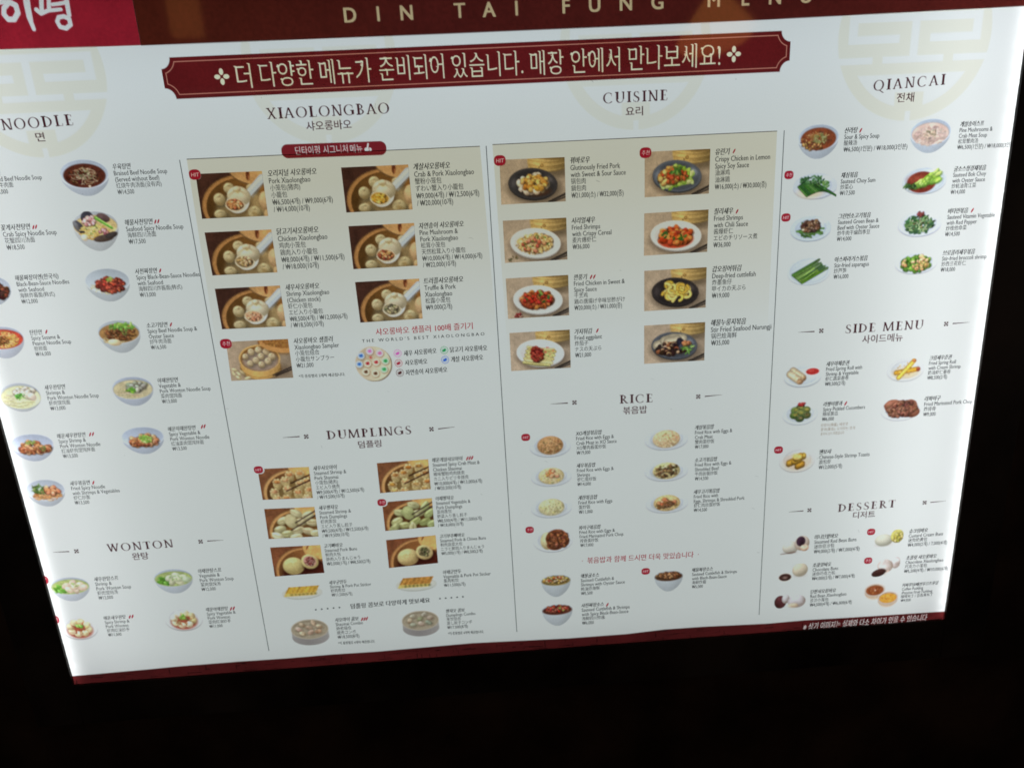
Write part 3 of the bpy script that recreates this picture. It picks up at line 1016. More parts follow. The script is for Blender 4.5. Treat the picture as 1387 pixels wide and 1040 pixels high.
def spoon_photo(a, fill, fdark):
    basket(a, (64, 38, 30))
    lid(a)
    D = (198, 184, 140)
    pleated(a, 0.80, 0.36, 0.075, 0.09, (190, 176, 134), 6)
    pleated(a, 0.47, 0.35, 0.085, 0.125, D, 7)
    pleated(a, 0.305, 0.58, 0.088, 0.14, D, 7)
    a.ell(0.30, 0.68, 0.045, 0.035, (140, 116, 74), 0.2, 4, 0.7)
    pleated(a, 0.29, 0.91, 0.095, 0.105, D, 7)
    pleated(a, 0.80, 0.90, 0.105, 0.14, (204, 190, 142), 7)
    a.ell(0.80, 0.93, 0.045, 0.045, (140, 112, 64), 0.4, 4, 0.7)
    a.ball(0.99, 0.66, 0.10, 0.22, (200, 168, 122))
    a.ball(0.99, 0.95, 0.05, 0.10, (196, 160, 112))
    a.seg(0.98, 0.16, 0.72, 0.52, 0.115, (172, 186, 204), 1.3, wd1=0.10)
    a.seg(0.985, 0.13, 0.74, 0.44, 0.03, (206, 216, 228), 2, 0.8)
    a.seg(0.99, 0.28, 0.80, 0.56, 0.02, (120, 132, 150), 3, 0.6)
    a.ell(0.60, 0.68, 0.185, 0.27, np.array((84, 62, 34)), -0.3, 9, 0.6)
    a.ell(0.575, 0.66, 0.180, 0.235, (196, 200, 200), -0.5)
    a.ball(0.60, 0.53, 0.175, 0.215, (214, 206, 180), 0.1, amb=0.5, rough=0.10, dark=(0.5, 0.45, 0.35))
    for i in range(9):
        t = -1.9 + 3.8 * i / 8
        a.seg(0.585, 0.36, 0.59 + 0.16 * math.sin(t), 0.44 + 0.20 * (0.5 - 0.5 * math.cos(t)), 0.016, (168, 156, 122), 2.5, 0.5)
    a.ball(0.585, 0.37, 0.06, 0.065, (216, 206, 174), amb=0.5, rough=0.12)
    a.ell(0.59, 0.43, 0.035, 0.035, (170, 152, 96), 0, 3, 0.7)
    a.ell(0.525, 0.72, 0.145, 0.145, (214, 196, 160), 0.15)
    a.ell(0.525, 0.715, 0.130, 0.125, np.array(fdark), 0.15, 1.5)
    a.chunks((0.525, 0.715, 0.105, 0.10), 26, fill, (0.018, 0.032), 1.5, amb=0.55)
    t = np.linspace(0.1, 3.0, 40)
    a.strand([(0.53 + 0.145 * math.cos(k), 0.70 + 0.155 * math.sin(k)) for k in t], 0.022, (222, 210, 184))


def sampler_photo(a):
    a.img[:] = np.clip(np.array((156, 136, 112))[None, None] * (1.0 + 0.05 * a.n(10) + 0.20 * (0.4 - a.X))[..., None] * (1 + 0.04 * a.n(34))[..., None], 0, 255)
    a.ell(0.56, 0.78, 0.38, 0.20, (92, 72, 52), 0, 9, 0.7)
    y0 = 0.46
    m = a.em(0.50, 0.66, 0.325, 0.34)
    a.put(m, np.clip(np.array((196, 150, 80))[None, None] * (1.12 - 0.75 * abs(a.X - 0.42))[..., None] * (1 + 0.05 * np.sin(a.Y * 120))[..., None], 0, 255))
    a.put(np.clip((a.Y - y0) * 60, 0, 1) * np.clip((0.68 - a.Y) * 60, 0, 1) * np.clip((0.325 - abs(a.X - 0.5)) * 60, 0, 1), np.clip(np.array((196, 150, 80))[None, None] * (1.12 - 0.8 * abs(a.X - 0.42))[..., None], 0, 255))
    for k in range(3):
        a.strand([(0.5 + 0.325 * math.cos(t), 0.62 + 0.05 * k + 0.33 * math.sin(t)) for t in np.linspace(0.1, 3.04, 60)], 0.010, (140, 98, 44), 1.0)
    a.ell(0.50, y0, 0.33, 0.345, (206, 162, 92))
    a.ell(0.50, y0 + 0.01, 0.305, 0.315, (120, 80, 36))
    a.ell(0.51, y0 + 0.05, 0.285, 0.27, (150, 128, 112), soft=4)
    for x, y, r in ((0.28, 0.40, 0.050), (0.38, 0.29, 0.056), (0.50, 0.25, 0.056), (0.62, 0.30, 0.056), (0.53, 0.41, 0.054), (0.70, 0.43, 0.060), (0.44, 0.51, 0.056), (0.63, 0.54, 0.056), (0.34, 0.58, 0.052), (0.52, 0.62, 0.054)):
        pleated(a, x, y, r, r / a.asp * 1.02, (208, 188, 148), 5, True)
    a.ell(0.83, 0.16, 0.31, 0.22, (120, 84, 40), 0.22, 6, 0.6)
    a.ell(0.81, 0.12, 0.30, 0.21, (190, 134, 72), 0.24)
    a.ell(0.815, 0.04, 0.28, 0.17, (150, 98, 44), 0.24)
    a.speck((0.82, 0.04, 0.25, 0.14), 90, [(120, 76, 32), (170, 116, 56)], 0.012)
    a.ell(0.52, 0.07, 0.012, 0.045, (130, 80, 40))
    a.seg(0.68, 0.90, 1.02, 0.70, 0.020, (40, 32, 32))
    a.seg(0.72, 0.92, 1.02, 0.76, 0.020, (30, 24, 24))
    for x, y, t in ((0.08, 0.72, 0.4), (0.06, 0.82, 1.2), (0.14, 0.84, 1.0), (0.20, 0.80, 0.8), (0.27, 0.94, -0.3), (0.13, 0.93, 0.7)):
        a.ball(x, y, 0.055, 0.035, (206, 196, 150), t, rough=0.25)


def shaomai_photo(a, top):
    basket(a, (118, 72, 44), (190, 142, 84), (104, 66, 32), (128, 102, 58), 0.66, 0.82, 0.62, 0.76)
    lid(a, 0.86, 0.02, 0.28, 0.30, (216, 166, 92), False)
    for x, y in ((0.60, 0.22), (0.80, 0.20), (0.34, 0.44), (0.50, 0.38), (0.78, 0.50), (0.92, 0.44), (0.26, 0.74), (0.52, 0.66), (0.72, 0.78), (0.94, 0.72), (0.48, 0.96), (0.88, 0.96), (0.30, 0.96)):
        a.ell(x + 0.03, y + 0.12, 0.10, 0.13, (110, 84, 34), 0, 6, 0.55)
        a.ball(x, y + 0.09, 0.085, 0.155, (196, 178, 122), a.rng.normal(0, 0.2), rough=0.16)
        for k in range(4):
            a.seg(x - 0.05 + 0.033 * k, y + 0.02, x - 0.04 + 0.026 * k, y + 0.2, 0.012, (160, 142, 80), 2, 0.5)
        for k in range(6):
            a.ball(x + 0.052 * math.cos(k * 1.05), y + 0.055 * math.sin(k * 1.05), 0.040, 0.05, (206, 184, 130), k, rough=0.2)
        a.ball(x, y, 0.060, 0.056, a.col(top), 0.1, rough=0.35)
    for k in (0, 1):
        a.seg(1.02, 0.24 + 0.16 * k, 0.60 - 0.10 * k, 0.50 + 0.24 * k, 0.026, (44, 22, 16), 1.0, wd1=0.020)


def dumpling_photo(a, pal, bg, wall):
    basket(a, np.array(bg) * 0.85, (186, 136, 78), np.array(wall) * 0.78, np.array(wall) * 0.85, 0.64, 0.80, 0.60, 0.74)
    lid(a, 0.86, 0.0, 0.28, 0.28, (214, 160, 90), False)
    for x, y in ((0.34, 0.42), (0.62, 0.20), (0.84, 0.28), (0.26, 0.70), (0.48, 0.42), (0.70, 0.48), (0.92, 0.52), (0.40, 0.86), (0.62, 0.76), (0.82, 0.80), (0.20, 0.92), (0.56, 0.98), (0.97, 0.88)):
        t = a.rng.normal(-0.4, 0.5)
        c = a.col(pal, 8)
        a.ell(x + 0.02, y + 0.10, 0.12, 0.12, np.array(wall) * 0.5, t, 6, 0.6)
        a.ball(x, y, 0.125, 0.125, c, t, rough=0.14, dark=(0.45, 0.42, 0.28))
        a.ball(x - 0.01, y - 0.05, 0.115, 0.06, np.clip(c * 1.06, 0, 255), t, rough=0.2, dark=(0.5, 0.45, 0.3))
    a.ball(0.50, 0.44, 0.12, 0.24, a.col(pal, 6), -0.3, rough=0.15, dark=(0.5, 0.46, 0.34))
    for k in (0, 1):
        a.seg(1.02, 0.12 + 0.14 * k, 0.58 - 0.10 * k, 0.50 + 0.24 * k, 0.026, (30, 18, 16), 1.0, wd1=0.020)
        a.seg(1.02, 0.105 + 0.14 * k, 0.60 - 0.10 * k, 0.475 + 0.24 * k, 0.006, (170, 150, 130), 1.2, 0.6)


def bun_photo(a, fill, fbase, c=(206, 196, 128)):
    basket(a, (116, 66, 40), (178, 124, 70), (122, 76, 38), (58, 24, 16), 0.62, 0.86, 0.58, 0.80)
    a.ell(0.70, 1.02, 0.52, 0.42, (74, 28, 18), 0, 6)
    lid(a, 0.92, 0.10, 0.28, 0.40, (212, 158, 86), False)
    a.ell(0.735, 0.06, 0.014, 0.09, (110, 60, 30), 0.5)
    a.ell(0.44, 0.82, 0.24, 0.22, (40, 14, 10), 0, 9, 0.7)
    a.ball(0.41, 0.68, 0.215, 0.30, c, rough=0.05, amb=0.5)
    for i in range(11):
        t = -2.7 + 5.4 * i / 10
        a.seg(0.41, 0.55, 0.41 + 0.18 * math.sin(t), 0.62 + 0.24 * (0.3 - 0.5 * math.cos(t)), 0.012, (170, 158, 96), 3, 0.5)
    a.ell(0.41, 0.54, 0.03, 0.04, (220, 212, 150), soft=3)
    a.ell(0.76, 0.66, 0.17, 0.28, (40, 14, 10), 0.6, 8, 0.6)
    a.ball(0.74, 0.56, 0.175, 0.25, c, 0.55, rough=0.08, amb=0.65)
    a.ell(0.74, 0.55, 0.13, 0.175, fbase, 0.6, 2)
    a.chunks((0.74, 0.55, 0.095, 0.145), 30, fill, (0.014, 0.026))


def table_photo(a, bg=(160, 142, 120), px=0.39, black=False, tone=(206, 204, 202), rot=0.1, sticks=True):
    a.img[:] = np.clip(np.array(bg)[None, None] * (1.03 + 0.05 * a.n(9) - 0.22 * (a.X - 0.35) * (a.Y))[..., None] * (1 + 0.045 * a.n(36))[..., None], 0, 255)
    c = np.array((190, 156, 88), float)
    a.ell(0.76, 0.32, 0.36, 0.12, (84, 70, 50), 0, 9, 0.7)
    shade = np.clip(1.12 - 1.3 * np.abs(a.X - 0.58), 0.42, 1.2)[..., None]
    for yb, k, hw in ((0.31, 0.96, 0.315), (0.20, 1.06, 0.325), (0.11, 1.0, 0.315)):
        xm, cur = 0.75, 0.085
        low = yb - cur * np.clip(((a.X - xm) / hw) ** 2, 0, 1) * 0.9
        m = np.clip((low - a.Y) / (1.5 * a.px) + 0.5, 0, 1) * np.clip((hw - abs(a.X - xm)) / (1.5 * a.px) + 0.5, 0, 1)
        a.put(m, np.clip(c[None, None] * k * shade, 0, 255))
        a.put(m * np.exp(-((low - a.Y) / 0.012) ** 2) * 0.55, (96, 72, 34))
        a.put(m * np.exp(-((low - a.Y - 0.035) / 0.012) ** 2) * 0.30, (216, 190, 128))
    a.put(np.clip((0.045 + 0.02 * np.sin(a.X * 9) - a.Y) * 40, 0, 1) * np.clip((a.X - 0.46) * 12, 0, 1) * 0.6, (104, 76, 38))
    a.ell(0.645, 0.165, 0.026, 0.036, (110, 78, 34))
    a.ell(0.645, 0.165, 0.015, 0.020, (190, 154, 84))
    a.ell(0.60, 0.21, 0.008, 0.014, (54, 38, 20))
    if sticks:
        a.seg(0.74, 0.985, 1.03, 0.80, 0.030, (38, 34, 32))
        a.seg(0.76, 1.01, 1.03, 0.87, 0.022, (58, 50, 46))
    a.ell(0.51, 0.66, 0.40, 0.34, (70, 58, 46), rot, 10, 0.65)
    if black:
        t = np.array(black, float)
        a.ell(0.50, 0.58, 0.375, 0.355, t * 0.7, rot)
        a.ell(0.50, 0.56, 0.372, 0.345, t * 1.25, rot)
        u, v = a.loc(0.50, 0.57, 0.335, 0.30, rot)
        d = np.sqrt(u * u + v * v)
        g = 1 + 0.9 * np.exp(-((u - 0.75) ** 2 / 0.06 + (v + 0.45) ** 2 / 0.12)) + 0.7 * np.exp(-((u + 0.9) ** 2 / 0.03 + v ** 2 / 0.2))
        a.put(np.clip((1.06 - d) * 9, 0, 1), np.clip(t[None, None] * g[..., None], 0, 255))
    else:
        t = np.array(tone, float)
        a.ell(0.50, 0.585, 0.395, 0.355, t * 0.72, rot)
        a.ell(0.50, 0.56, 0.395, 0.345, t * 1.05, rot)
        u, v = a.loc(0.50, 0.565, 0.365, 0.305, rot)
        a.put(np.clip((1 - np.sqrt(u * u + v * v)) * 9, 0, 1), np.clip(t[None, None] * (0.97 + 0.05 * u - 0.04 * v)[..., None], 0, 255))


BLK = (46, 44, 46)


def c_porkfry(a):
    table_photo(a, black=BLK)
    a.ell(0.55, 0.74, 0.2, 0.1, (86, 46, 20), 0, 6, 0.7)
    a.chunks((0.49, 0.56, 0.23, 0.20), 36, [(224, 214, 196), (206, 192, 168), (232, 226, 214)], (0.045, 0.065), 1.4)
    a.chunks((0.51, 0.54, 0.19, 0.17), 24, [(206, 152, 62), (190, 130, 48), (222, 180, 96)], (0.035, 0.055), 1.5)
    a.ball(0.55, 0.73, 0.055, 0.08, (226, 214, 190), 0.6)
    a.ball(0.56, 0.67, 0.05, 0.06, (206, 158, 50), 0.6)


def c_lemon(a):
    table_photo(a, black=(66, 72, 84))
    a.leaves((0.48, 0.60, 0.28, 0.22), 46, [(150, 186, 62), (176, 206, 90), (120, 160, 46), (206, 216, 150)], (0.05, 0.09), 0.5)
    a.chunks((0.42, 0.57, 0.19, 0.17), 26, [(206, 150, 66), (176, 112, 44), (220, 180, 100)], (0.03, 0.06), 2.2)
    a.chunks((0.47, 0.55, 0.2, 0.17), 14, [(190, 66, 36), (206, 92, 50)], (0.02, 0.035))
    a.leaves((0.49, 0.44, 0.10, 0.08), 14, GREEN, (0.03, 0.055), 0.4)


def c_cereal(a):
    table_photo(a)
    a.chunks((0.50, 0.57, 0.26, 0.20), 40, [(214, 186, 120), (196, 160, 92), (226, 206, 154)], (0.035, 0.06))
    a.speck((0.49, 0.58, 0.29, 0.24), 190, [(216, 188, 116), (190, 152, 84), (232, 212, 160), (150, 112, 56)], 0.013)
    a.chunks((0.50, 0.60, 0.2, 0.16), 9, [(206, 104, 74), (222, 150, 104)], (0.03, 0.045))
    a.leaves((0.5, 0.55, 0.2, 0.18), 6, GREEN, (0.02, 0.035))
    a.leaves((0.16, 0.92, 0.10, 0.07), 6, [(96, 84, 40), (70, 66, 34)], (0.02, 0.03))


def c_chili(a):
    table_photo(a)
    a.ell(0.50, 0.66, 0.27, 0.20, (190, 60, 30), 0, 3)
    a.chunks((0.50, 0.58, 0.25, 0.19), 36, [(222, 116, 42), (206, 90, 32), (232, 146, 66), (186, 60, 30)], (0.04, 0.062), 1.8)
    a.leaves((0.5, 0.58, 0.22, 0.18), 7, [(84, 130, 50), (60, 104, 40)], (0.025, 0.045), 0.6)


def c_kanpung(a):
    table_photo(a)
    a.chunks((0.49, 0.56, 0.25, 0.20), 52, [(190, 104, 48), (160, 74, 36), (206, 134, 66), (142, 56, 30)], (0.035, 0.058))
    a.chunks((0.49, 0.54, 0.23, 0.18), 16, [(196, 46, 34), (210, 70, 40)], (0.022, 0.035))
    a.leaves((0.5, 0.52, 0.18, 0.16), 6, GREEN, (0.025, 0.04), 0.6)
    a.chunks((0.18, 0.93, 0.07, 0.04), 6, [(150, 50, 46), (196, 150, 130)], (0.015, 0.025), 2)


def c_cuttle(a):
    table_photo(a, black=(38, 34, 34))
    for i in range(30):
        x, y = a.rnd_in(0.49, 0.55, 0.23, 0.19)
        t0 = a.rng.random() * 6.28
        a.strand([(x + 0.06 * math.cos(t0 + t), y + 0.05 / a.asp * math.sin(t0 + t)) for t in np.linspace(0, 3.0, 14)], 0.050, a.col([(222, 190, 76), (206, 168, 56), (234, 208, 110)], 8))


def c_eggplant(a):
    table_photo(a)
    for i in range(9):
        y = 0.40 + i * 0.048
        x = 0.30 - 0.01 * i + 0.03 * (i % 2)
        a.strand([(x + t * 0.42, y + t * 0.10 + 0.02 * math.sin(3 * t)) for t in np.linspace(0, 1, 30)], 0.055, a.col([(216, 200, 126), (196, 176, 96), (226, 214, 150)], 8))
        a.strand([(x + t * 0.40, y + 0.028 + t * 0.10) for t in np.linspace(0, 1, 30)], 0.012, (110, 112, 50), 1.0)
    a.chunks((0.44, 0.58, 0.10, 0.20), 40, [(140, 42, 32), (116, 30, 26), (170, 62, 46)], (0.02, 0.035))
    a.speck((0.5, 0.56, 0.24, 0.2), 16, [(90, 130, 50), (190, 60, 46)], 0.012)


def c_nurungji(a):
    table_photo(a, black=(62, 66, 74))
    for x, y, t in ((0.28, 0.50, -0.5), (0.40, 0.40, -0.4), (0.54, 0.38, 0.1), (0.46, 0.44, -0.2)):
        a.strand([(x + k * math.cos(t), y + k * math.sin(t)) for k in np.linspace(-0.07, 0.09, 14)], 0.15, (206, 192, 160), 1.05)
    a.chunks((0.46, 0.64, 0.24, 0.16), 38, [(196, 150, 108), (60, 40, 34), (220, 190, 150), (150, 90, 56), (40, 30, 30)], (0.03, 0.055))
    a.ball(0.60, 0.50, 0.06, 0.14, (34, 34, 48), -0.5, rough=0.3)
    a.ball(0.62, 0.60, 0.05, 0.10, (60, 60, 74), 0.3, rough=0.3)
    a.leaves((0.72, 0.66, 0.09, 0.12), 16, [(110, 160, 60), (84, 130, 46), (150, 190, 100)], (0.03, 0.05), 0.3)
    a.chunks((0.7, 0.52, 0.05, 0.06), 4, [(200, 120, 76)], (0.025, 0.04))


def d_combo(a):
    """round tray with ten marked dumplings"""
    a.ell(0.515, 0.515, 0.48, 0.48, (110, 98, 78))
    a.ell(0.49, 0.495, 0.475, 0.475, (198, 182, 152))
    u, v = a.loc(0.49, 0.495, 0.475, 0.475)
    m = a.em(0.49, 0.495, 0.462, 0.462)
    a.put(m, np.clip(np.array((196, 182, 154))[None, None] * (1 + 0.10 * u + 0.04 * v + 0.05 * a.n(8))[..., None], 0, 255))
    a.ell(0.30, 0.30, 0.2, 0.26, (170, 154, 124), 0.7, 14, 0.6)
    for x, y, c in ((0.19, 0.26, (32, 96, 190)), (0.12, 0.49, (32, 96, 190)), (0.43, 0.15, (206, 96, 166)), (0.69, 0.22, (214, 90, 150)), (0.82, 0.44, (30, 150, 70)), (0.76, 0.67, (30, 150, 70)), (0.34, 0.48, (160, 24, 34)), (0.57, 0.46, (160, 24, 34)), (0.27, 0.71, (70, 40, 20)), (0.52, 0.77, (70, 40, 20))):
        lightc = np.array((226, 210, 184)) if c[0] in (160, 70) else np.array(c) * 0.22 + np.array((222, 222, 214)) * 0.78
        a.ell(x + 0.012, y + 0.015, 0.105, 0.105, (130, 108, 78), 0, 3)
        a.ell(x, y, 0.098, 0.098, lightc, 0, 2)
        a.ell(x, y, 0.05, 0.04, c, 0.2, 3)
        a.ell(x + 0.02, y - 0.025, 0.025, 0.02, c, -0.6, 2)
    a.ell(0.44, 0.32, 0.03, 0.03, (190, 50, 50), 0, 3)
# ------------------------------------------------------------------ larger printed areas
class Area:
    """a film canvas over a board rectangle given in metres; drawing positions are photo points"""

    def __init__(s, u0, v0, u1, v1, res):
        s.u0, s.v0, s.res = u0, v0, res
        s.W, s.H = int((u1 - u0) / res) + 1, int((v1 - v0) / res) + 1
        s.quad = [(u0, v0), (u0 + s.W * res, v0), (u0 + s.W * res, v0 + s.H * res), (u0, v0 + s.H * res)]
        s.X, s.Y = np.meshgrid(np.arange(s.W) + 0.5, np.arange(s.H) + 0.5)
        s.img = np.full((s.H, s.W, 3), 200.0)
        s.a = np.zeros((s.H, s.W))
        s.rng = np.random.default_rng(7)

    def c(s, p):
        q = P(*p)
        return np.array([(q[0] - s.u0) / s.res, (q[1] - s.v0) / s.res])

    def put(s, m, col):
        k = np.clip(m, 0, 1)[..., None]
        s.img = s.img * (1 - k) + np.asarray(col, float) * k
        s.a = np.maximum(s.a, k[..., 0])

    def fill(s, loops):
        return down(fill_mask(loops, s.W, s.H))

    def polym(s, pts):
        return s.fill([np.array([s.c(p) for p in pts])])

    def place(s, loops, x, y, em, xs=1.0, shear=0.0):
        """outline loops (y up, baseline 0) to cells; x, y cell of the baseline start"""
        k = em / s.res
        return [np.stack([x + (l[:, 0] * xs + l[:, 1] * shear) * k, y - l[:, 1] * k], 1) for l in loops]

    def text(s, st, centre, em, xs=1.0, shear=0.0, width=None):
        lp = text_loops(st)
        x0, x1 = min(l[:, 0].min() for l in lp), max(l[:, 0].max() for l in lp)
        if width is not None:
            xs = width / em / (x1 - x0)
        c = s.c(centre)
        return s.place(lp, c[0] - (x0 + x1) / 2 * xs * em / s.res, c[1] + 0.36 * em / s.res, em, xs, shear)

    def stroke(s, pts, wd, wd1=None, soft=1.0):
        """brush stroke through photo points, widths in cells"""
        q = np.array([s.c(p) for p in pts])
        m = np.zeros((s.H, s.W))
        n = len(q) - 1
        for i in range(n):
            a, b = q[i], q[i + 1]
            L = max(((b - a) ** 2).sum(), 1e-9)
            t = np.clip(((s.X - a[0]) * (b[0] - a[0]) + (s.Y - a[1]) * (b[1] - a[1])) / L, 0, 1)
            d = np.hypot(s.X - a[0] - t * (b[0] - a[0]), s.Y - a[1] - t * (b[1] - a[1]))
            w_ = wd if wd1 is None else wd + (wd1 - wd) * (i + t) / n
            m = np.maximum(m, np.clip((w_ / 2 - d) / soft + 0.5, 0, 1))
        return m

    def done(s, name, h, parent=board, mat=None, label=None):
        return film_grid(name, s.quad, s.img, s.a, h, parent, mat, label)


def mpx(p, q):
    return float(np.hypot(*(P(*q) - P(*p))))


# ---- Roman capitals with serifs
TK, TN = 0.190, 0.105


def _rect(x0, y0, x1, y1):
    return np.array([(x0, y0), (x1, y0), (x1, y1), (x0, y1)], float)


def _dia(x0, y0, x1, y1, wd):
    l = np.array([(x0 - wd / 2, y0), (x0 + wd / 2, y0), (x1 + wd / 2, y1), (x1 - wd / 2, y1)], float)
    return l if y1 > y0 else l[::-1]


def _arc(cx, cy, rx, ry, ix, iy, a0, a1, icx=None):
    t = np.radians(np.linspace(a0, a1, 40))
    o = np.stack([cx + rx * np.cos(t), cy + ry * np.sin(t)], 1)
    i = np.stack([(cx if icx is None else icx) + ix * np.cos(t), cy + iy * np.sin(t)], 1)[::-1]
    return np.concatenate([o, i])


def _ring(cx, cy, rx, ry, ix, iy):
    t = np.radians(np.linspace(0, 360, 48, endpoint=False))
    return [np.stack([cx + rx * np.cos(t), cy + ry * np.sin(t)], 1), np.stack([cx + ix * np.cos(t), cy + iy * np.sin(t)], 1)[::-1]]


def _ser(x0, x1, y):
    return _rect(x0, y, x1, y + 0.085)


def _stem(x, wd=TK, b=True, t=True):
    r = [_rect(x, 0, x + wd, 1)]
    if b:
        r.append(_ser(x - 0.075, x + wd + 0.075, 0))
    if t:
        r.append(_ser(x - 0.075, x + wd + 0.075, 0.958))
    return r


SERIF = {
    'I': (_stem(0.08), 0.30),
    'L': (_stem(0.08) + [_rect(0.1, 0, 0.56, 0.05), _dia(0.535, 0, 0.56, 0.24, 0.045)], 0.60),
    'E': (_stem(0.08) + [_rect(0.1, 0, 0.56, 0.05), _dia(0.53, 0, 0.56, 0.24, 0.045), _rect(0.1, 0.95, 0.53, 1), _rect(0.49, 0.79, 0.53, 1), _rect(0.2, 0.495, 0.44, 0.542), _rect(0.405, 0.41, 0.44, 0.63)], 0.61),
    'T': (_stem(0.26, t=False) + [_rect(0, 0.95, 0.655, 1), _rect(0, 0.76, 0.04, 1), _rect(0.615, 0.76, 0.655, 1)], 0.66),
    'N': ([_rect(0.09, 0, 0.09 + TN, 1), _ser(0.0, 0.22, 0), _ser(0, 0.2, 0.958), _dia(0.60, 0, 0.13, 1, 0.15), _rect(0.62, 0, 0.62 + TN, 1), _ser(0.53, 0.76, 0.958)], 0.77),
    'O': (_ring(0.43, 0.5, 0.43, 0.52, 0.285, 0.462), 0.87),
    'Q': (_ring(0.43, 0.5, 0.43, 0.52, 0.285, 0.462) + [_dia(0.86, -0.27, 0.46, 0.08, 0.13)], 0.87),
    'C': ([_arc(0.43, 0.5, 0.43, 0.52, 0.285, 0.462, 48, 318), _rect(0.665, 0.66, 0.705, 0.93)], 0.76),
    'G': ([_arc(0.43, 0.5, 0.43, 0.52, 0.285, 0.462, 48, 312), _rect(0.665, 0.66, 0.705, 0.93), _rect(0.60, 0.06, 0.60 + TK, 0.42), _ser(0.50, 0.81, 0.40)], 0.83),
    'D': (_stem(0.08) + [_arc(0.22, 0.5, 0.54, 0.5, 0.39, 0.45, -90, 90)], 0.80),
    'B': (_stem(0.08) + [_arc(0.22, 0.755, 0.30, 0.245, 0.175, 0.198, -90, 90), _arc(0.22, 0.27, 0.365, 0.27, 0.23, 0.222, -90, 90)], 0.64),
    'P': (_stem(0.08) + [_arc(0.22, 0.735, 0.345, 0.265, 0.205, 0.217, -90, 90)], 0.60),
    'R': (_stem(0.08) + [_arc(0.22, 0.735, 0.335, 0.265, 0.20, 0.217, -90, 90), _dia(0.64, 0, 0.32, 0.5, 0.15), _ser(0.55, 0.76, 0)], 0.72),
    'S': ([_arc(0.27, 0.745, 0.22, 0.27, 0.105, 0.222, 35, 262), _arc(0.27, 0.265, 0.25, 0.28, 0.12, 0.232, -145, 85), _dia(0.42, 0.34, 0.12, 0.66, 0.17), _rect(0.42, 0.74, 0.455, 0.97), _rect(0.03, 0.04, 0.065, 0.27)], 0.55),
    'U': ([_rect(0.09, 0.32, 0.09 + TK, 1), _ser(0.01, 0.30, 0.958), _rect(0.63, 0.32, 0.63 + TN, 1), _ser(0.55, 0.76, 0.958), _arc(0.385, 0.33, 0.295, 0.35, 0.20, 0.285, 180, 360, 0.425)], 0.78),
    'W': ([_dia(0.31, 0, 0.10, 1, 0.14), _dia(0.31, 0, 0.52, 1, TN), _dia(0.74, 0, 0.50, 1, 0.14), _dia(0.74, 0, 0.96, 1, TN), _ser(0, 0.22, 0.958), _ser(0.40, 0.62, 0.958), _ser(0.86, 1.06, 0.958)], 1.05),
    'M': ([_dia(0.09, 0, 0.15, 1, TN), _dia(0.46, 0, 0.17, 1, 0.15), _dia(0.46, 0, 0.80, 1, TN), _dia(0.89, 0, 0.82, 1, 0.14), _ser(0, 0.2, 0), _ser(0.76, 1.02, 0), _ser(0.04, 0.24, 0.958), _ser(0.76, 0.95, 0.958)], 1.02),
    'A': ([_dia(0.09, 0, 0.37, 1, TN), _dia(0.66, 0, 0.37, 1, 0.145), _rect(0.19, 0.31, 0.54, 0.36), _ser(0, 0.20, 0), _ser(0.53, 0.79, 0)], 0.77),
    'X': ([_dia(0.60, 0, 0.12, 1, 0.15), _dia(0.09, 0, 0.60, 1, TN), _ser(0, 0.21, 0), _ser(0.48, 0.72, 0), _ser(0.0, 0.24, 0.958), _ser(0.50, 0.70, 0.958)], 0.73),
}


def serif_loops(st, width):
    """letters of cap height 1 spread over the given width"""
    xs = 1.34
    free = width - sum(0.45 if ch == ' ' else SERIF[ch][1] * xs for ch in st)
    track = free / (len(st) - 1)
    x, out = 0.0, []
    for ch in st:
        if ch == ' ':
            x += 0.45 + track
            continue
        lp, adv = SERIF[ch]
        out += [np.stack([l[:, 0] * xs + x, l[:, 1]], 1) for l in lp]
        x += adv * xs + track
    return out


# ------------------------------------------------------------------ paper sheet
rows = 2
paper = link('translucent_panel', flat_mesh('translucent_panel', [(L0 - .012, TOP - .012), (R0 + .012, TOP - .012), (R0 + .012, B0 + .012), (L0 - .012, B0 + .012)], [(3, 2, 1, 0)], 0.0), PAPER_MAT, board, 'white backlit sheet glowing brighter at its left and right edges')

# ------------------------------------------------------------------ cabinet and black frame
def boxes(name, bs, mat, parent, bevel=0.0, label=None):
    """one mesh of boxes (u0,v0,h0,u1,v1,h1) in board axes"""
    v, f = [], []
    for u0, v0, h0, u1, v1, h1 in bs:
        k = len(v)
        for h in (h0, h1):
            for (u, vv) in ((u0, v0), (u1, v0), (u1, v1), (u0, v1)):
                v.append((u - BASE.x, -h - BASE.y, BOARD_Z - vv - BASE.z))
        f += [tuple(k + i for i in q) for q in ((0, 1, 2, 3), (7, 6, 5, 4), (0, 4, 5, 1), (1, 5, 6, 2), (2, 6, 7, 3), (3, 7, 4, 0))]
    me = bpy.data.meshes.new(name)
    me.from_pydata(v, [], f)
    o = link(name, me, mat, parent, label)
    if bevel:
        md = o.modifiers.new('bevel', 'BEVEL')
        md.width, md.segments = bevel, 2
    return o


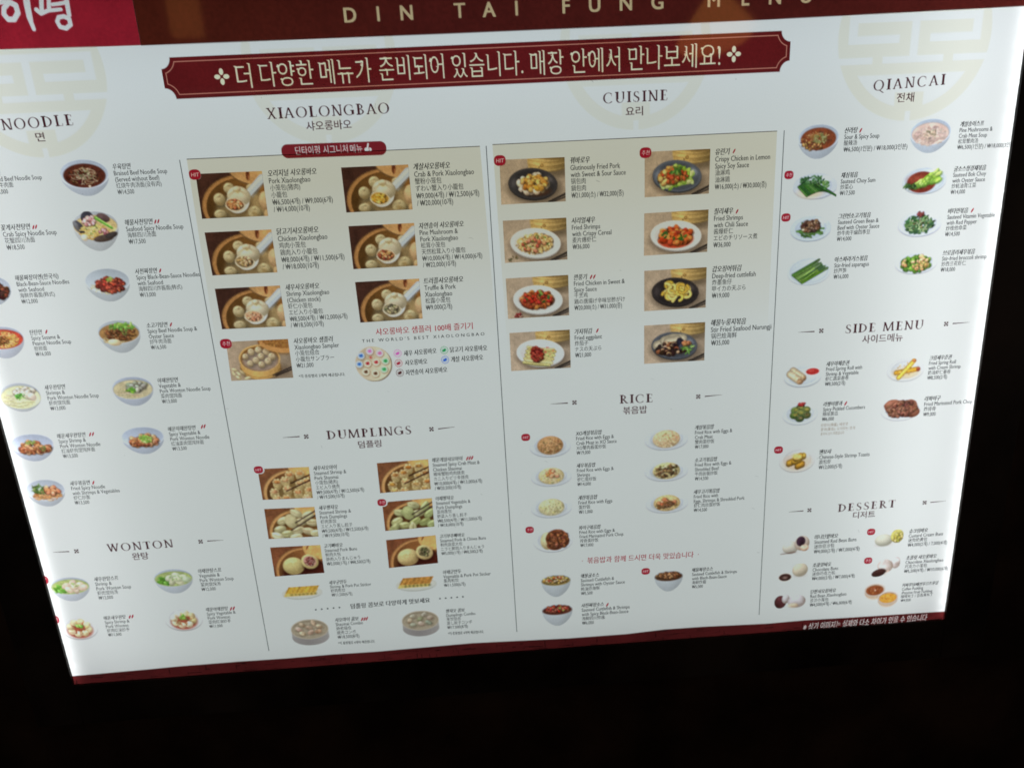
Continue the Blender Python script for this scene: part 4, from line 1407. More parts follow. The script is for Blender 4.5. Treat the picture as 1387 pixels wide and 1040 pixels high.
FW = 0.09
RIM = 0.004
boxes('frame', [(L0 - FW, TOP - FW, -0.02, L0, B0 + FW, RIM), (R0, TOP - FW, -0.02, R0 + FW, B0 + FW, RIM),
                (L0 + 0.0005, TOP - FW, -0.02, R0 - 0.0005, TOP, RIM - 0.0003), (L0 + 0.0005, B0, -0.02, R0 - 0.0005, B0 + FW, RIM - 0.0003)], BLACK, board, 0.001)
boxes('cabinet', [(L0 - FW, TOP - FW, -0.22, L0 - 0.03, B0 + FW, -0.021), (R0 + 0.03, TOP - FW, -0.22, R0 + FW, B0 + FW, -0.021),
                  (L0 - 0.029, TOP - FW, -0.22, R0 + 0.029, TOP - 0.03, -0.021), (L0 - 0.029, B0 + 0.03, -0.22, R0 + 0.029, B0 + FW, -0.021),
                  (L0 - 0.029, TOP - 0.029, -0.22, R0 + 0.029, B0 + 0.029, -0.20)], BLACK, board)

# ------------------------------------------------------------------ header band
edge_px = [(-140, 71), (0, 67.4), (190, 62), (350, 56), (600, 46.3), (850, 35.7), (1040, 27), (1200, 18.6), (1387, 8.7), (1420, 7)]
edge = np.array([P(*p) for p in edge_px])
vmax_ = edge[:, 1].max() + 0.004
hd = Area(L0, TOP, R0, vmax_, 0.00105)
U = hd.u0 + hd.X * hd.res
V = hd.v0 + hd.Y * hd.res
inside = np.clip((np.interp(U, edge[:, 0], edge[:, 1]) - V) / hd.res + 0.5, 0, 1)
nz = smooth_noise(hd.H, hd.W, 40, hd.rng) * 0.05 + smooth_noise(hd.H, hd.W, 420, hd.rng) * 0.06
uL, uR = P(150, 40)[0], P(1387, 10)[0]
k = np.clip((U - uL) / (uR - uL), 0, 1)[..., None]
base = np.array((63, 24, 15.0)) * (1 - np.minimum(k * 3, 1)) + np.array((66, 23, 20.0)) * np.minimum(k * 3, 1)
base = base * (1 + nz)[..., None]
hd.img[:] = base
hd.a[:] = inside
CAP = mpx((473, 9.5), (474.5, 30.0))
glyphs = []
for ch, x, y in (('D', 473.5, 20), ('I', 511.5, 18.3), ('N', 550, 16.8), ('T', 622, 13.8), ('A', 661.7, 12.4), ('I', 699, 10.6), ('F', 766, 8.0), ('U', 804.7, 5.8),
                 ('N', 847, 3.8), ('G', 889.5, 2.2), ('M', 966, -0.6), ('E', 1009, -2.6), ('N', 1049, -4.4), ('U', 1091, -6.4)):
    glyphs += hd.text(ch, (x, y), CAP / 0.72, 1.0)
lm = fill_mask(glyphs, hd.W, hd.H)
for d in (1, 2, 3, 4):
    lm = np.maximum(lm, np.roll(lm, 1, 1))
lm = down(vmax(lm, 2))
hd.put(lm * inside, (168, 155, 120))
hd.a[:] = inside
hd.done('header_band', 0.0005, mat=GLOSSY, label='dark red-brown band across the top with spaced cream capitals')

lp = Area(L0, TOP, P(193, 62)[0] + 0.002, P(0, 70)[1], 0.0010)
U = lp.u0 + lp.X * lp.res
V = lp.v0 + lp.Y * lp.res
ins = np.clip((np.interp(U, edge[:, 0], edge[:, 1]) - V) / lp.res + 0.5, 0, 1) * np.clip((P(191.5, 62)[0] - U) / lp.res + 0.5, 0, 1)
lp.img[:] = np.clip(np.array((128, 27, 40.0)) * (1 + 0.05 * smooth_noise(lp.H, lp.W, 9, lp.rng) + 0.04 * smooth_noise(lp.H, lp.W, 160, lp.rng))[..., None], 0, 255)
br = np.zeros((lp.H, lp.W))
px = mpx((40, 20), (41, 20)) / lp.res
for pts, a0, a1 in ((((-6, 4), (10, 2), (22, 8), (25, 18), (20, 27), (12, 27), (6, 20), (6, 12), (12, 5)), 7.5, 6.5),
                    (((35, -8), (37, 8), (40, 24), (46.5, 40)), 9, 5.5), (((36, -6), (39, 14), (42, 28)), 8, 7),
                    (((48, -14), (72, -18)), 7, 6), (((56, -14), (57, 14)), 6, 6), (((66, -14), (67, 14)), 5, 6), (((50, 14), (56, 19), (66, 15), (83, 13.5)), 6, 4.5),
                    (((71, 7), (80, 6), (90, 4)), 4.5, 5), (((88, -16), (91, 4), (94, 21)), 7, 6),
                    (((87, 23), (94, 26), (96, 34), (90, 39), (82, 37), (78, 30), (80, 24), (87, 23)), 6, 5.5)):
    br = np.maximum(br, lp.stroke(pts, a0 * px, a1 * px, 1.4))
lp.put(br, (214, 206, 216))
lp.a[:] = ins
# the patch replaces the band beneath it, so lift the film density there
hb = bpy.data.objects['header_band'].data
ca = hb.color_attributes['ink']
n = len(hb.vertices)
cc = np.empty(n * 4, np.float32)
ca.data.foreach_get('color', cc)
co = np.empty(n * 3, np.float32)
hb.vertices.foreach_get('co', co)
cc, co = cc.reshape(-1, 4), co.reshape(-1, 3)
cut = co[:, 0] + BASE.x < P(191.5, 62)[0]
cc[cut, :3] = 1
ca.data.foreach_set('color', cc.ravel())
lp.done('logo_patch', 0.0008, mat=GLOSSY, label='crimson corner patch with white brush lettering')

# ------------------------------------------------------------------ round emblems behind the headings
def emblem(cx, cy, rpx, strength=1.0):
    c = P(cx, cy)
    r = abs(P(cx + rpx, cy)[0] - c[0])
    ar = Area(c[0] - r * 1.02, np.interp(c[0], edge[:, 0], edge[:, 1]) - 0.02, c[0] + r * 1.02, c[1] + r * 1.02, 0.0016)
    u = (ar.u0 + ar.X * ar.res - c[0]) / r
    v = (ar.v0 + ar.Y * ar.res - c[1]) / r
    px_ = ar.res / r
    st = lambda d: np.clip(d / px_ + 0.5, 0, 1)
    box = lambda x0, y0, x1, y1: st(np.minimum(np.minimum(u - x0, x1 - u), np.minimum(v - y0, y1 - v)))
    d = np.hypot(u, v)
    m = st(1 - d)
    hole = np.zeros_like(m)
    au = abs(u)
    bx = lambda x0, y0, x1, y1: st(np.minimum(np.minimum(au - x0, x1 - au), np.minimum(v - y0, y1 - v)))
    hole = np.maximum(hole, box(-0.865, -0.25, 0.865, -0.155))
    hole = np.maximum(hole, bx(0.75, -0.25, 0.865, 0.085))
    hole = np.maximum(hole, bx(0.20, -0.01, 0.865, 0.085))
    hole = np.maximum(hole, bx(-0.01, -0.2, 0.052, 0.30))
    hole = np.maximum(hole, bx(-0.01, 0.235, 0.40, 0.315))
    hole = np.maximum(hole, bx(0.53, 0.235, 1.1, 0.315))
    seg = np.minimum(st(0.84 - d), st(v - 0.445)) * (1 - bx(-0.01, 0.66, 0.19, 1.1))
    hole = np.maximum(hole, seg)
    hole = np.maximum(hole, bx(-0.01, 0.885, 0.035, 1.2))
    m = m * (1 - hole)
    Uu = ar.u0 + ar.X * ar.res
    m = m * st((ar.v0 + ar.Y * ar.res - np.interp(Uu, edge[:, 0], edge[:, 1])) / r)
    m = m * st((Uu - L0 - 0.001) / r)
    ar.img[:] = np.array((0.965, 0.938, 0.842))
    ar.a[:] = m * strength
    return film_grid('emblem', ar.quad, ar.img, ar.a, 0.0003, board, label='pale beige round emblem behind a heading', absolute=True)


emblem(38, 103, 105)
emblem(433, 83, 104, 0.85)
emblem(861, 64, 101, 0.85)
emblem(1239.5, 48, 102)

# ------------------------------------------------------------------ banner
Wc = (216, 196, 170)
u0, v0 = P(213, 76)[0], P(640, 56)[1]
TLb, TRb, BRb, BLb = P(215.5, 79.5), P(1070.5, 42.3), P(1069, 97), P(227, 135)
un0, un1 = (TLb[0] + BLb[0]) / 2, (TRb[0] + BRb[0]) / 2
bn = Area(un0, min(TLb[1], TRb[1]) - 0.002, un1, max(BLb[1], BRb[1]) + 0.002, 0.0008)
U = (bn.u0 + bn.X * bn.res - un0) / (un1 - un0)
V = bn.v0 + bn.Y * bn.res
vt = TLb[1] + (TRb[1] - TLb[1]) * U
vb = BLb[1] + (BRb[1] - BLb[1]) * U
def plaque(inset, notch):
    uu = U * (un1 - un0)
    ww = un1 - un0
    d = np.minimum(np.minimum(uu - inset, ww - inset - uu), np.minimum(V - vt - inset, vb - inset - V))
    for su in (0, ww):
        for vv in (vt, vb):
            d = np.minimum(d, np.hypot(uu - su, V - vv) - notch)
    return d
d0 = plaque(0.0, 0.0155)
d1 = plaque(0.0055, 0.0215)
d2 = plaque(0.0068, 0.0228)
st = lambda d: np.clip(d / bn.res + 0.5, 0, 1)
nz = 0.05 * smooth_noise(bn.H, bn.W, 30, bn.rng) + 0.05 * smooth_noise(bn.H, bn.W, 500, bn.rng)
bn.img[:] = np.clip(np.array((84, 22, 24.0)) * (1 + nz)[..., None], 0, 255)
bn.a[:] = st(d0)
bn.put(st(d1) * (1 - st(d2)) * 0.75, (196, 150, 128))
lines = []
WORDS = [('더', 319, 342.5, 104.0), ('다양한', 351, 427, 101.0), ('메뉴가', 432, 505, 97.5), ('준비되어', 512, 603, 92.5), ('있습니다.', 611, 710, 88.5), ('매장', 717, 765, 86.0), ('안에서', 772, 841, 83.0), ('만나보세요!', 850, 977, 78.0)]
EMB = mpx((500, 72), (501.5, 112.5))
for st_, x0, x1, yc in WORDS:
    lines += bn.text(st_, ((x0 + x1) / 2, yc), EMB * 0.90, width=mpx((x0 + 1.5, yc), (x1 - 1.5, yc)))
lm = fill_mask(lines, bn.W, bn.H)
lm = np.minimum(lm, np.roll(lm, 1, 0))
lm = np.minimum(lm, np.roll(lm, 1, 0))
lm = np.minimum(lm, np.roll(lm, 1, 1))
# stems keep their width, their heads get a slanted brush tick
run = 22
stem = lm.copy()
for i in range(1, run):
    stem = np.minimum(stem, np.roll(lm, -i, 0))
tops = np.clip(stem - np.roll(stem, 1, 0), 0, 1)
for i in range(0, 9):
    for j in range(0, 5 - i // 3):
        lm = np.maximum(lm, np.roll(np.roll(tops, -i, 1), j - 1 - i // 3, 0))
lm = down(lm)
bn.put(lm, Wc)
for cx_, cy_ in ((301, 104.5), (993.5, 74.0)):
    c = bn.c((cx_, cy_))
    k = 5.3 * mpx((300, 100), (301, 100)) / bn.res
    for i in range(4):
        t = i * math.pi / 2
        ex, ey = c[0] + math.cos(t) * k * 1.15, c[1] + math.sin(t) * k * 1.15
        dx, dy = bn.X - ex, bn.Y - ey
        p = dx * math.cos(t) + dy * math.sin(t)
        q = -dx * math.sin(t) + dy * math.cos(t)
        bn.put(np.clip((1 - np.hypot(p / (k * 0.78), q / (k * 0.55))) * k * 0.6 + 0.5, 0, 1), Wc)
bn.a[:] = np.clip(d0 / bn.res + 0.5, 0, 1)
bn.done('banner_plaque', 0.0006, mat=GLOSSY, label='dark red plaque with notched corners and one line of cream lettering')

# ------------------------------------------------------------------ cream backgrounds with a rule along the top
def cream(tl, tr, bl, br, fade0, fade1):
    q = [P(*p) for p in (tl, tr, br, bl)]
    H, W = 60, 4
    t = np.linspace(0, 1, H)[:, None] * np.ones((1, W))
    a = np.clip((fade1 - t) / (fade1 - fade0), 0, 1)
    img = np.ones((H, W, 3)) * np.array((0.90, 0.835, 0.69))
    o = film_grid('cream_background', q, img, np.maximum(a, 0.02), 0.0002, board, label='pale cream print fading out downwards', absolute=True)
    a0, a1 = q[0], q[1]
    poly('rule_line', [a0, a1, a1 + (0, 0.0011), a0 + (0, 0.0011)], 0.0004, INK_LINE, o)
    return o


c1 = cream((253, 215.5), (650, 198), (299, 505), (676, 487), 0.12, 0.92)
c2 = cream((667, 195.8), (1052.5, 177.5), (690, 505), (1038, 480), 0.12, 0.92)

# signature pill
PL, PR = P(381.5, 205.8), P(523.5, 200.8)
pw, ph = PR[0] - PL[0], mpx((450, 194), (451, 212.5))
vc = (PL[1] + PR[1]) / 2
pl = Area(PL[0], vc - ph * 0.75, PR[0], vc + ph * 0.75, 0.00075)
U = pl.u0 + pl.X * pl.res
V = pl.v0 + pl.Y * pl.res
vm = PL[1] + (PR[1] - PL[1]) * (U - PL[0]) / pw
r = ph / 2
d = r - np.hypot(np.maximum(np.maximum(PL[0] + r - U, U - PR[0] + r), 0), V - vm)
pl.img[:] = (108, 28, 36)
pl.a[:] = np.clip(d / pl.res + 0.5, 0, 1)
lo = pl.text('딘타이펑', (417, 204.2), ph * 0.66, width=mpx((401, 204), (434, 203))) + pl.text('시그니처', (454.5, 202.7), ph * 0.66, width=mpx((438, 203), (471, 202))) + pl.text('메뉴', (482.5, 201.7), ph * 0.66, width=mpx((474.5, 202), (490.5, 201.5)))
pl.put(pl.fill(lo), (222, 208, 206))
hp = pl.stroke([(496, 203), (501, 203)], 7.5) + pl.stroke([(497.5, 202), (498.5, 195.5)], 3.5)
pl.put(hp, (222, 208, 206))
pl.put(pl.stroke([(499.6, 201), (500.3, 206)], 1.0), (108, 28, 36))
pl.a[:] = np.clip(d / pl.res + 0.5, 0, 1)
pl.done('signature_pill', 0.0007, mat=GLOSSY, label='rounded dark red tab over the left cream background')

# ------------------------------------------------------------------ divider lines
def line_px(name, pts, wd, mat, parent=board, h=0.0005):
    q = [P(*p) for p in pts]
    vs_, fs = [], []
    for i, p in enumerate(q):
        a, b = q[max(i - 1, 0)], q[min(i + 1, len(q) - 1)]
        t = (b - a) / np.hypot(*(b - a))
        nrm = np.array([-t[1], t[0]]) * (wd if np.isscalar(wd) else wd[i]) / 2
        vs_ += [p + nrm, p - nrm]
        if i:
            fs.append((2 * i - 2, 2 * i - 1, 2 * i + 1, 2 * i))
    return link(name, flat_mesh(name, vs_, fs, h), mat, parent)


line_px('divider_line', [(243.5, 217), (304, 550), (364.5, 881)], 0.0013, INK_GREY)
line_px('divider_line', [(658.5, 198), (680, 540), (700, 855)], 0.0013, INK_GREY)
line_px('divider_line', [(1062, 177), (1045, 505), (1028, 832)], 0.0013, INK_GREY)

# ------------------------------------------------------------------ section headings
HCAP = mpx((440, 143.9), (440.5, 158.0))


def heading(st, x0, x1, y0, y1, ko, kc, kw, orn=None, rot=0.0):
    """Roman word from (x0,y0) to (x1,y1) at mid height, Korean word below"""
    a, b = P(x0, y0), P(x1, y1)
    wd = b[0] - a[0]
    cap = HCAP
    lp_ = serif_loops(st, wd / cap)
    c = (a + b) / 2
    kc_ = P(*kc)
    ar = Area(a[0] - 0.004, min(a[1], b[1]) - cap * 0.72, b[0] + 0.004, kc_[1] + cap * 0.8, 0.00075)
    k = cap / ar.res
    slope = (b[1] - a[1]) / wd
    x_, y_ = (a[0] - ar.u0) / ar.res, (c[1] - ar.v0) / ar.res + 0.5 * k
    lo = [np.stack([x_ + l[:, 0] * k, y_ - l[:, 1] * k + slope * (l[:, 0] * k - wd / 2 / ar.res)], 1) for l in lp_]
    m_ = ar.fill(lo)
    w2 = kw * mpx(kc, (kc[0] + 1, kc[1]))
    em = w2 / max(1, len(ko)) * 1.06
    m2 = fill_mask(ar.text(ko, kc, em, width=w2), ar.W, ar.H)
    m2 = np.maximum(m2, np.roll(m2, 1, 1))
    m2 = np.maximum(m2, np.roll(m2, -1, 1))
    m2 = down(np.maximum(m2, np.roll(m2, 1, 0)))
    ar.put(np.maximum(m_, m2), (54, 17, 27))
    o = ar.done('section_heading', 0.0007)
    if orn:
        for (q0, q1, sq) in orn:
            line_px('ornament_line', [q0, ((q0[0] + q1[0]) / 2, (q0[1] + q1[1]) / 2), q1], [0.0004, 0.0013, 0.0020] if q1[0] < sq[0] else [0.0020, 0.0013, 0.0004], INK_WINE, o)
            s_ = P(*sq)
            e = 0.0042
            f4 = []
            vv = []
            for i, (dx, dy) in enumerate(((-.55, -.55), (.55, -.55), (-.55, .55), (.55, .55), (0, 0))):
                cx_, cy_ = s_[0] + dx * e, s_[1] + dy * e
                hh = e * (0.36 if i < 4 else 0.30)
                vv += [(cx_ - hh, cy_ - hh), (cx_ + hh, cy_ - hh), (cx_ + hh, cy_ + hh), (cx_ - hh, cy_ + hh)]
                f4.append(tuple(range(4 * i, 4 * i + 4)))
            link('ornament_square', flat_mesh('ornament_square', vv, f4, 0.0007), INK_WINE, o)
    return o


heading('NOODLE', 3, 99, 170, 163, '면', (55, 186), 12)
heading('XIAOLONGBAO', 362, 527, 155, 147, '샤오롱바오', (445.5, 170), 61)
heading('CUISINE', 817, 904, 134, 129.5, '요리', (859, 151), 23)
heading('QIANCAI', 1183, 1279, 117, 108.5, '전채', (1226, 132.5), 23)
heading('DUMPLINGS', 443, 557, 589.5, 582, '덤플링', (501, 601), 31, [((383, 592.5), (406, 591), (415, 591)), ((593.5, 580.7), (616, 578), (584.5, 581))])
heading('RICE', 839.5, 884, 541, 539, '볶음밥', (860, 555), 32, [((746, 547), (769, 545.7), (778, 545)), ((954.5, 536.7), (978, 534.5), (945.5, 537))])
heading('SIDE MENU', 1145, 1250, 446, 439.5, '사이드메뉴', (1195, 458), 54, [((1081, 450), (1103, 449), (1112, 448)), ((1290, 438.3), (1313, 436.5), (1281, 438.7))])
heading('DESSERT', 1135, 1212, 688, 681.5, '디저트', (1170, 696.5), 29, [((1068, 693), (1088, 691.5), (1096, 690.5)), ((1260, 680), (1281, 678), (1252, 680.3))])
heading('WONTON', 146, 234, 742, 735.5, '완탕', (190.5, 752.5), 22, [((72, 747.5), (94, 746.5), (104, 746)), ((281, 732.3), (303, 731), (272, 733))])

# ------------------------------------------------------------------ footer band
fe = np.array([P(*p) for p in ((90, 915.7), (98, 915), (150, 910.5), (200, 906), (250, 901.2), (330, 895), (390, 891), (450, 885.8), (510, 882), (600, 874), (640, 870.5), (710, 867), (770, 864), (850, 858), (900, 852), (950, 848.5), (1040, 844), (1090, 839.5), (1150, 836), (1277, 827.6), (1290, 826.7))])
ft = Area(L0, fe[:, 1].min() - 0.003, R0, B0 + 0.006, 0.0009)
U = ft.u0 + ft.X * ft.res
V = ft.v0 + ft.Y * ft.res
ins = np.clip((V - np.interp(U, fe[:, 0], fe[:, 1])) / ft.res + 0.5, 0, 1)
fu = (U - L0)
fret = np.zeros_like(U)
rngf = np.random.default_rng(3)
for _ in range(150):
    a = rngf.uniform(0, R0 - L0)
    b = B0 - rngf.uniform(0.0, 0.024)
    ww, hh = (rngf.uniform(0.006, 0.03), 0.0012) if rngf.random() < 0.6 else (0.0014, rngf.uniform(0.005, 0.014))
    fret = np.maximum(fret, ((fu > a) & (fu < a + ww) & (V > b) & (V < b + hh)).astype(float))
ft.img[:] = np.array((71, 24, 25.0)) * (1 + 0.06 * smooth_noise(ft.H, ft.W, 60, ft.rng) - 0.42 * fret + 0.12 * smooth_noise(ft.H, ft.W, 14, ft.rng))[..., None]
ft.a[:] = ins
lo = ft.text('※ 상기 이미지는 실제와 다소 차이가 있을 수 있습니다', (1171, 842.3), mpx((1170, 838), (1170, 850.5)) * 0.86, shear=0.12, width=mpx((1087, 850), (1254, 838)))
sl = (P(1254, 837.6)[1] - P(1087, 850.5)[1]) / (P(1254, 837.6)[0] - P(1087, 850.5)[0])
cc0 = ft.c((1171, 842.3))
lo = [np.stack([l[:, 0], l[:, 1] + sl * (l[:, 0] - cc0[0])], 1) for l in lo]
m_ = fill_mask(lo, ft.W, ft.H)
ft.put(down(np.maximum(m_, np.roll(m_, 1, 1))), (206, 200, 198))
ft.a[:] = ins
ft.done('footer_band', 0.0005, mat=GLOSSY, label='dark red band along the bottom with a small white notice at its right end')

# ------------------------------------------------------------------ captions, marks and badges
def kind_of(s):
    if any('\uac00' <= c <= '\ud7a3' for c in s) and not s.startswith(('₩', '/')) and not s[0].isdigit():
        return 'ko'
    if any('\u3040' <= c <= '\u9fff' for c in s):
        return 'cjk'
    return ('count' if '개' in s else 'wide' if '인분' in s else 'size' if '소' in s else 'won') if s.startswith(('₩', '/ ₩')) else 'la'


STY = {'ko': (1.04, 0.805, 0.16), 'la': (1.08, 0.775, 0.0), 'won': (1.06, 0.715, 0.0), 'size': (1.06, 0.68, 0.0), 'wide': (1.06, 0.785, 0.0), 'count': (1.06, 0.745, 0.0), 'cjk': (0.94, 0.84, 0.0)}
BOLD = {'ko': (0, 0.028, 0.056), 'la': (0, 0.024), 'won': (0, 0.024), 'size': (0, 0.024), 'wide': (0, 0.024), 'count': (0, 0.024), 'cjk': (0, 0.012)}


def add_line(vv, ff, s, u, v, em, xs, sh, weight=None):
    """v is the middle of the line"""
    tv, tf = text_mesh(s)
    if not len(tv):
        return
    x0 = tv[:, 0].min()
    for n_, dx in enumerate(weight or BOLD[kind_of(s)]):           # printed twice, a hair apart, for weight
        k = len(vv)
        for x, y in tv:
            vv.append((u + ((x - x0 + dx) * xs + (y - 0.36) * sh) * em, v - (y - 0.36) * em, 0.00008 * n_))
        ff += [tuple(k + i for i in f) for f in tf]


def caption(parent, A, B, lines_, name='caption', mat=None, scale=1.0):
    a, b = P(*A), P(*B)
    n_ = len(lines_)
    pitch = (b[1] - a[1]) / max(1, n_ - 1)
    vv, ff = [], []
    tv, tf = [], []
    for i, s in enumerate(lines_):
        t = i / max(1, n_ - 1)
        kd = kind_of(s)
        em, xs, sh = STY[kd]
        tgt = (tv, tf) if (i == 0) else (vv, ff)
        add_line(*tgt, s, a[0] + (b[0] - a[0]) * t, a[1] + pitch * i, pitch * em * scale, xs, sh)
    if vv:
        link(name, flat_mesh(name, vv, ff, 0.0009), mat or INK_GREY, parent)
    link('dish_name' if mat is None else name, flat_mesh('dish_name', tv, tf, 0.0009), mat or INK_DARK, parent)


def one_line(name, s, L_, R_, hpx, mat, parent=board, sh=0.0):
    """a single line fitted between two photo points at mid height"""
    a, b = P(*L_), P(*R_)
    tv, tf = text_mesh(s)
    em = hpx * mpx(L_, (L_[0] + 1, L_[1]))
    wd = tv[:, 0].max() - tv[:, 0].min()
    xs = (b[0] - a[0]) / (wd * em)
    slope = (b[1] - a[1]) / (b[0] - a[0])
    vv, ff = [], []
    add_line(vv, ff, s, a[0], a[1], em, xs, sh, {INK_RED: (0, 0.034), INK_ROSE: (0, 0.030), INK_TAN: (0,)}.get(mat))
    vv = [(u, v + slope * (u - a[0]), e) for u, v, e in vv]
    return link(name, flat_mesh(name, vv, ff, 0.0009), mat, parent)


INK_SPICE = film_mat('printed_ink_spice', (0.56, 0.022, 0.060))


def pepper(parent, x, y):
    c = P(x, y)
    k = mpx((x, y), (x + 1, y))
    vv = []
    for i in range(14):
        t = i / 14 * 6.283
        p, q = math.cos(t) * 3.3 * k, math.sin(t) * 1.05 * k
        an = math.radians(-62)
        vv.append((c[0] + p * math.cos(an) - q * math.sin(an), c[1] + p * math.sin(an) + q * math.cos(an)))
    link('spice_mark', flat_mesh('spice_mark', vv, [range(14)], 0.0009), INK_SPICE, parent)


def badge(parent, x, y, txt, wpx=15.5):
    c = P(x, y)
    k = mpx((x, y), (x + 1, y))
    hw, hh = wpx / 2 * k, wpx * 0.42 * k
    ar = Area(c[0] - hw * 1.05, c[1] - hh * 1.08, c[0] + hw * 1.05, c[1] + hh * 1.08, 0.0006)
    u = (ar.u0 + ar.X * ar.res - c[0]) / hw
    v = (ar.v0 + ar.Y * ar.res - c[1]) / hh
    d = (np.abs(u) ** 2.6 + np.abs(v) ** 2.6) ** (1 / 2.6)
    ar.img[:] = (140, 26, 44)
    ar.a[:] = np.clip((1 - d) * hh / ar.res + 0.5, 0, 1)
    m_ = fill_mask(ar.text(txt, (x, y), hh * (1.05 if txt == 'HIT' else 1.0), width=hw * 1.30, shear=0.1), ar.W, ar.H)
    m_ = np.maximum(m_, np.roll(m_, 1, 1))
    ar.put(down(m_) * 0.92, (220, 190, 192))
    ar.a[:] = np.clip((1 - d) * hh / ar.res + 0.5, 0, 1)
    ar.done('badge', 0.0011, parent, label='red rounded badge with white lettering')


def cut_by_badge(o, x, y, wpx=15.5):
    """the picture is printed around its badge, not under it"""
    c = P(x, y)
    k = mpx((x, y), (x + 1, y))
    hw, hh = wpx / 2 * k * 0.985, wpx * 0.42 * k * 0.985
    me = o.data
    n_ = len(me.vertices)
    co_ = np.empty(n_ * 3, np.float32)
    me.vertices.foreach_get('co', co_)
    co_ = co_.reshape(-1, 3)
    u = (co_[:, 0] + BASE.x - c[0]) / hw
    v = (BOARD_Z - BASE.z - co_[:, 2] - c[1]) / hh
    d = (np.abs(u) ** 2.6 + np.abs(v) ** 2.6) ** (1 / 2.6)
    hit = d < 1
    if hit.any():
        cc_ = np.empty(n_ * 4, np.float32)
        me.color_attributes['ink'].data.foreach_get('color', cc_)
        cc_ = cc_.reshape(-1, 4)
        cc_[hit, :3] = 1
        me.color_attributes['ink'].data.foreach_set('color', cc_.ravel())


SEED = [100]


def dish(paint, box, A, B, lines_, label, peppers=(), badge_=None, note=None):
    """box: (x0, y0, x1, y1) of a cut-out picture or four corners of a framed photograph, in photo points"""
    SEED[0] += 1
    if len(box) == 4 and np.isscalar(box[0]):
        x0, y0, x1, y1 = box
        c = P((x0 + x1) / 2, (y0 + y1) / 2)
        hu = (P(x1, (y0 + y1) / 2)[0] - P(x0, (y0 + y1) / 2)[0]) / 2
        hv = (P((x0 + x1) / 2, y1)[1] - P((x0 + x1) / 2, y0)[1]) / 2
        q = [(c[0] - hu, c[1] - hv), (c[0] + hu, c[1] - hv), (c[0] + hu, c[1] + hv), (c[0] - hu, c[1] + hv)]
        a = Art(int((x1 - x0) * 1.5), hv / hu, SEED[0])
    else:
        q = [P(*p) for p in box]
        wpx = box[1][0] - box[0][0]
        a = Art(int(wpx * 1.4), float(np.hypot(*(q[3] - q[0])) / np.hypot(*(q[1] - q[0]))), SEED[0], (128, 100, 70))
    paint(a)
    framed = not np.isscalar(box[0])
    a.finish(sat=0.86 if framed else 0.90, tx=0.55 if framed else 1.0, lift=0.0 if framed else 0.05)
    if len(box) == 4 and not np.isscalar(box[0]):
        a.a[:] = 1
    o = film_grid('dish_picture', q, a.img, a.a, 0.0006, board, label=label)
    if badge_:
        cut_by_badge(o, badge_[0], badge_[1])
        badge(o, *badge_)
    if lines_:
        caption(o, A, B, lines_)
    for p in peppers:
        pepper(o, *p)
    if note:
        for s, L_, R_ in note:
            one_line('footnote', s, L_, R_, 5.2, INK_GREY, o)
    return o
# ------------------------------------------------------------------ the menu itself
L = lambda f, *a, **k: (lambda s: f(s, *a, **k))
# noodles
dish(L(d_braised), (81.5, 216, 149.5, 266.5), (153, 226.5), (160, 260.5), ['우육탕면', 'Braised Beef Noodle Soup', '(Served without Beef)', '红烧牛肉汤面(没有肉)', '₩14,500'], 'white bowl of dark brown soup with pale noodles')
e = bpy.data.objects.new('dish_entry', None)
COL.objects.link(e)
e.parent = board
caption(e, (-17.5, 235), (-11, 260.5), ['우육면', 'Braised Beef Noodle Soup', '红烧牛肉面', '₩18,000'])
e2 = bpy.data.objects.new('dish_entry', None)
COL.objects.link(e2)
e2.parent = board
caption(e2, (2, 309), (10, 335.5), ['꽃게사천탕면', 'Crab Spicy Noodle Soup', '花蟹四川汤面', '₩18,500'])
for p in ((46, 308), (49.6, 307.5)):
    pepper(e2, *p)
dish(L(d_seafood), (99.5, 286, 163, 341), (169.5, 302), (175, 327.5), ['해물사천탕면', 'Seafood Spicy Noodle Soup', '海鲜四川汤面', '₩17,500'], 'white bowl of yellow noodles heaped with mussels and greens', ((211, 300.6), (215, 300)))
dish(L(d_blacksauce), (-42, 373, 17, 415), (21, 377), (30, 408.5), ['해물짜장미엔(한국식)', 'Black-Bean-Sauce Noodles', 'with Seafood', '海鲜炸酱面(韩式)', '₩12,000'], 'white bowl with dark brown sauce, cut by the left edge')
dish(L(d_redsauce), (116, 363.5, 178, 409), (183.5, 368), (190, 399.5), ['사천짜장면', 'Spicy Black-Bean-Sauce Noodles', 'with Seafood', '海鲜四川炸酱面(韩式)', '₩13,000'], 'white bowl heaped with glossy red-brown sauce', ((217.5, 366.7),))
dish(L(d_dandan), (-26, 442, 35, 486), (41, 450.5), (49, 479.5), ['탄탄면', 'Spicy Sesame &', 'Peanut Noodle Soup', '担担面', '₩16,000'], 'white bowl of red soup with yellow noodles and brown mince', ((63.5, 449.3),))
dish(L(d_beef), (133, 433.5, 192.5, 478.5), (199, 441), (205, 470.5), ['소고기탕면', 'Spicy Beef Noodle Soup &', 'Oyster Sauce', '炒牛肉汤面', '₩16,500'], 'white bowl of shredded beef, greens and pale noodles', ((232, 439.6),))
dish(L(d_wonton_noodle), (0, 518, 57.5, 558), (61, 525), (69, 553), ['새우완탕면', 'Shrimps &', 'Pork Wonton Noodle Soup', '虾肉馄饨面', '₩13,000'], 'shallow bowl of pale noodles with green leaves')
dish(L(d_wonton_noodle, True), (152.5, 510, 209.5, 550), (214, 515.5), (220, 543.5), ['야채완탕면', 'Vegetable &', 'Pork Wonton Noodle Soup', '菜肉馄饨面', '₩13,000'], 'bluish white bowl of noodles with grey-green wontons')
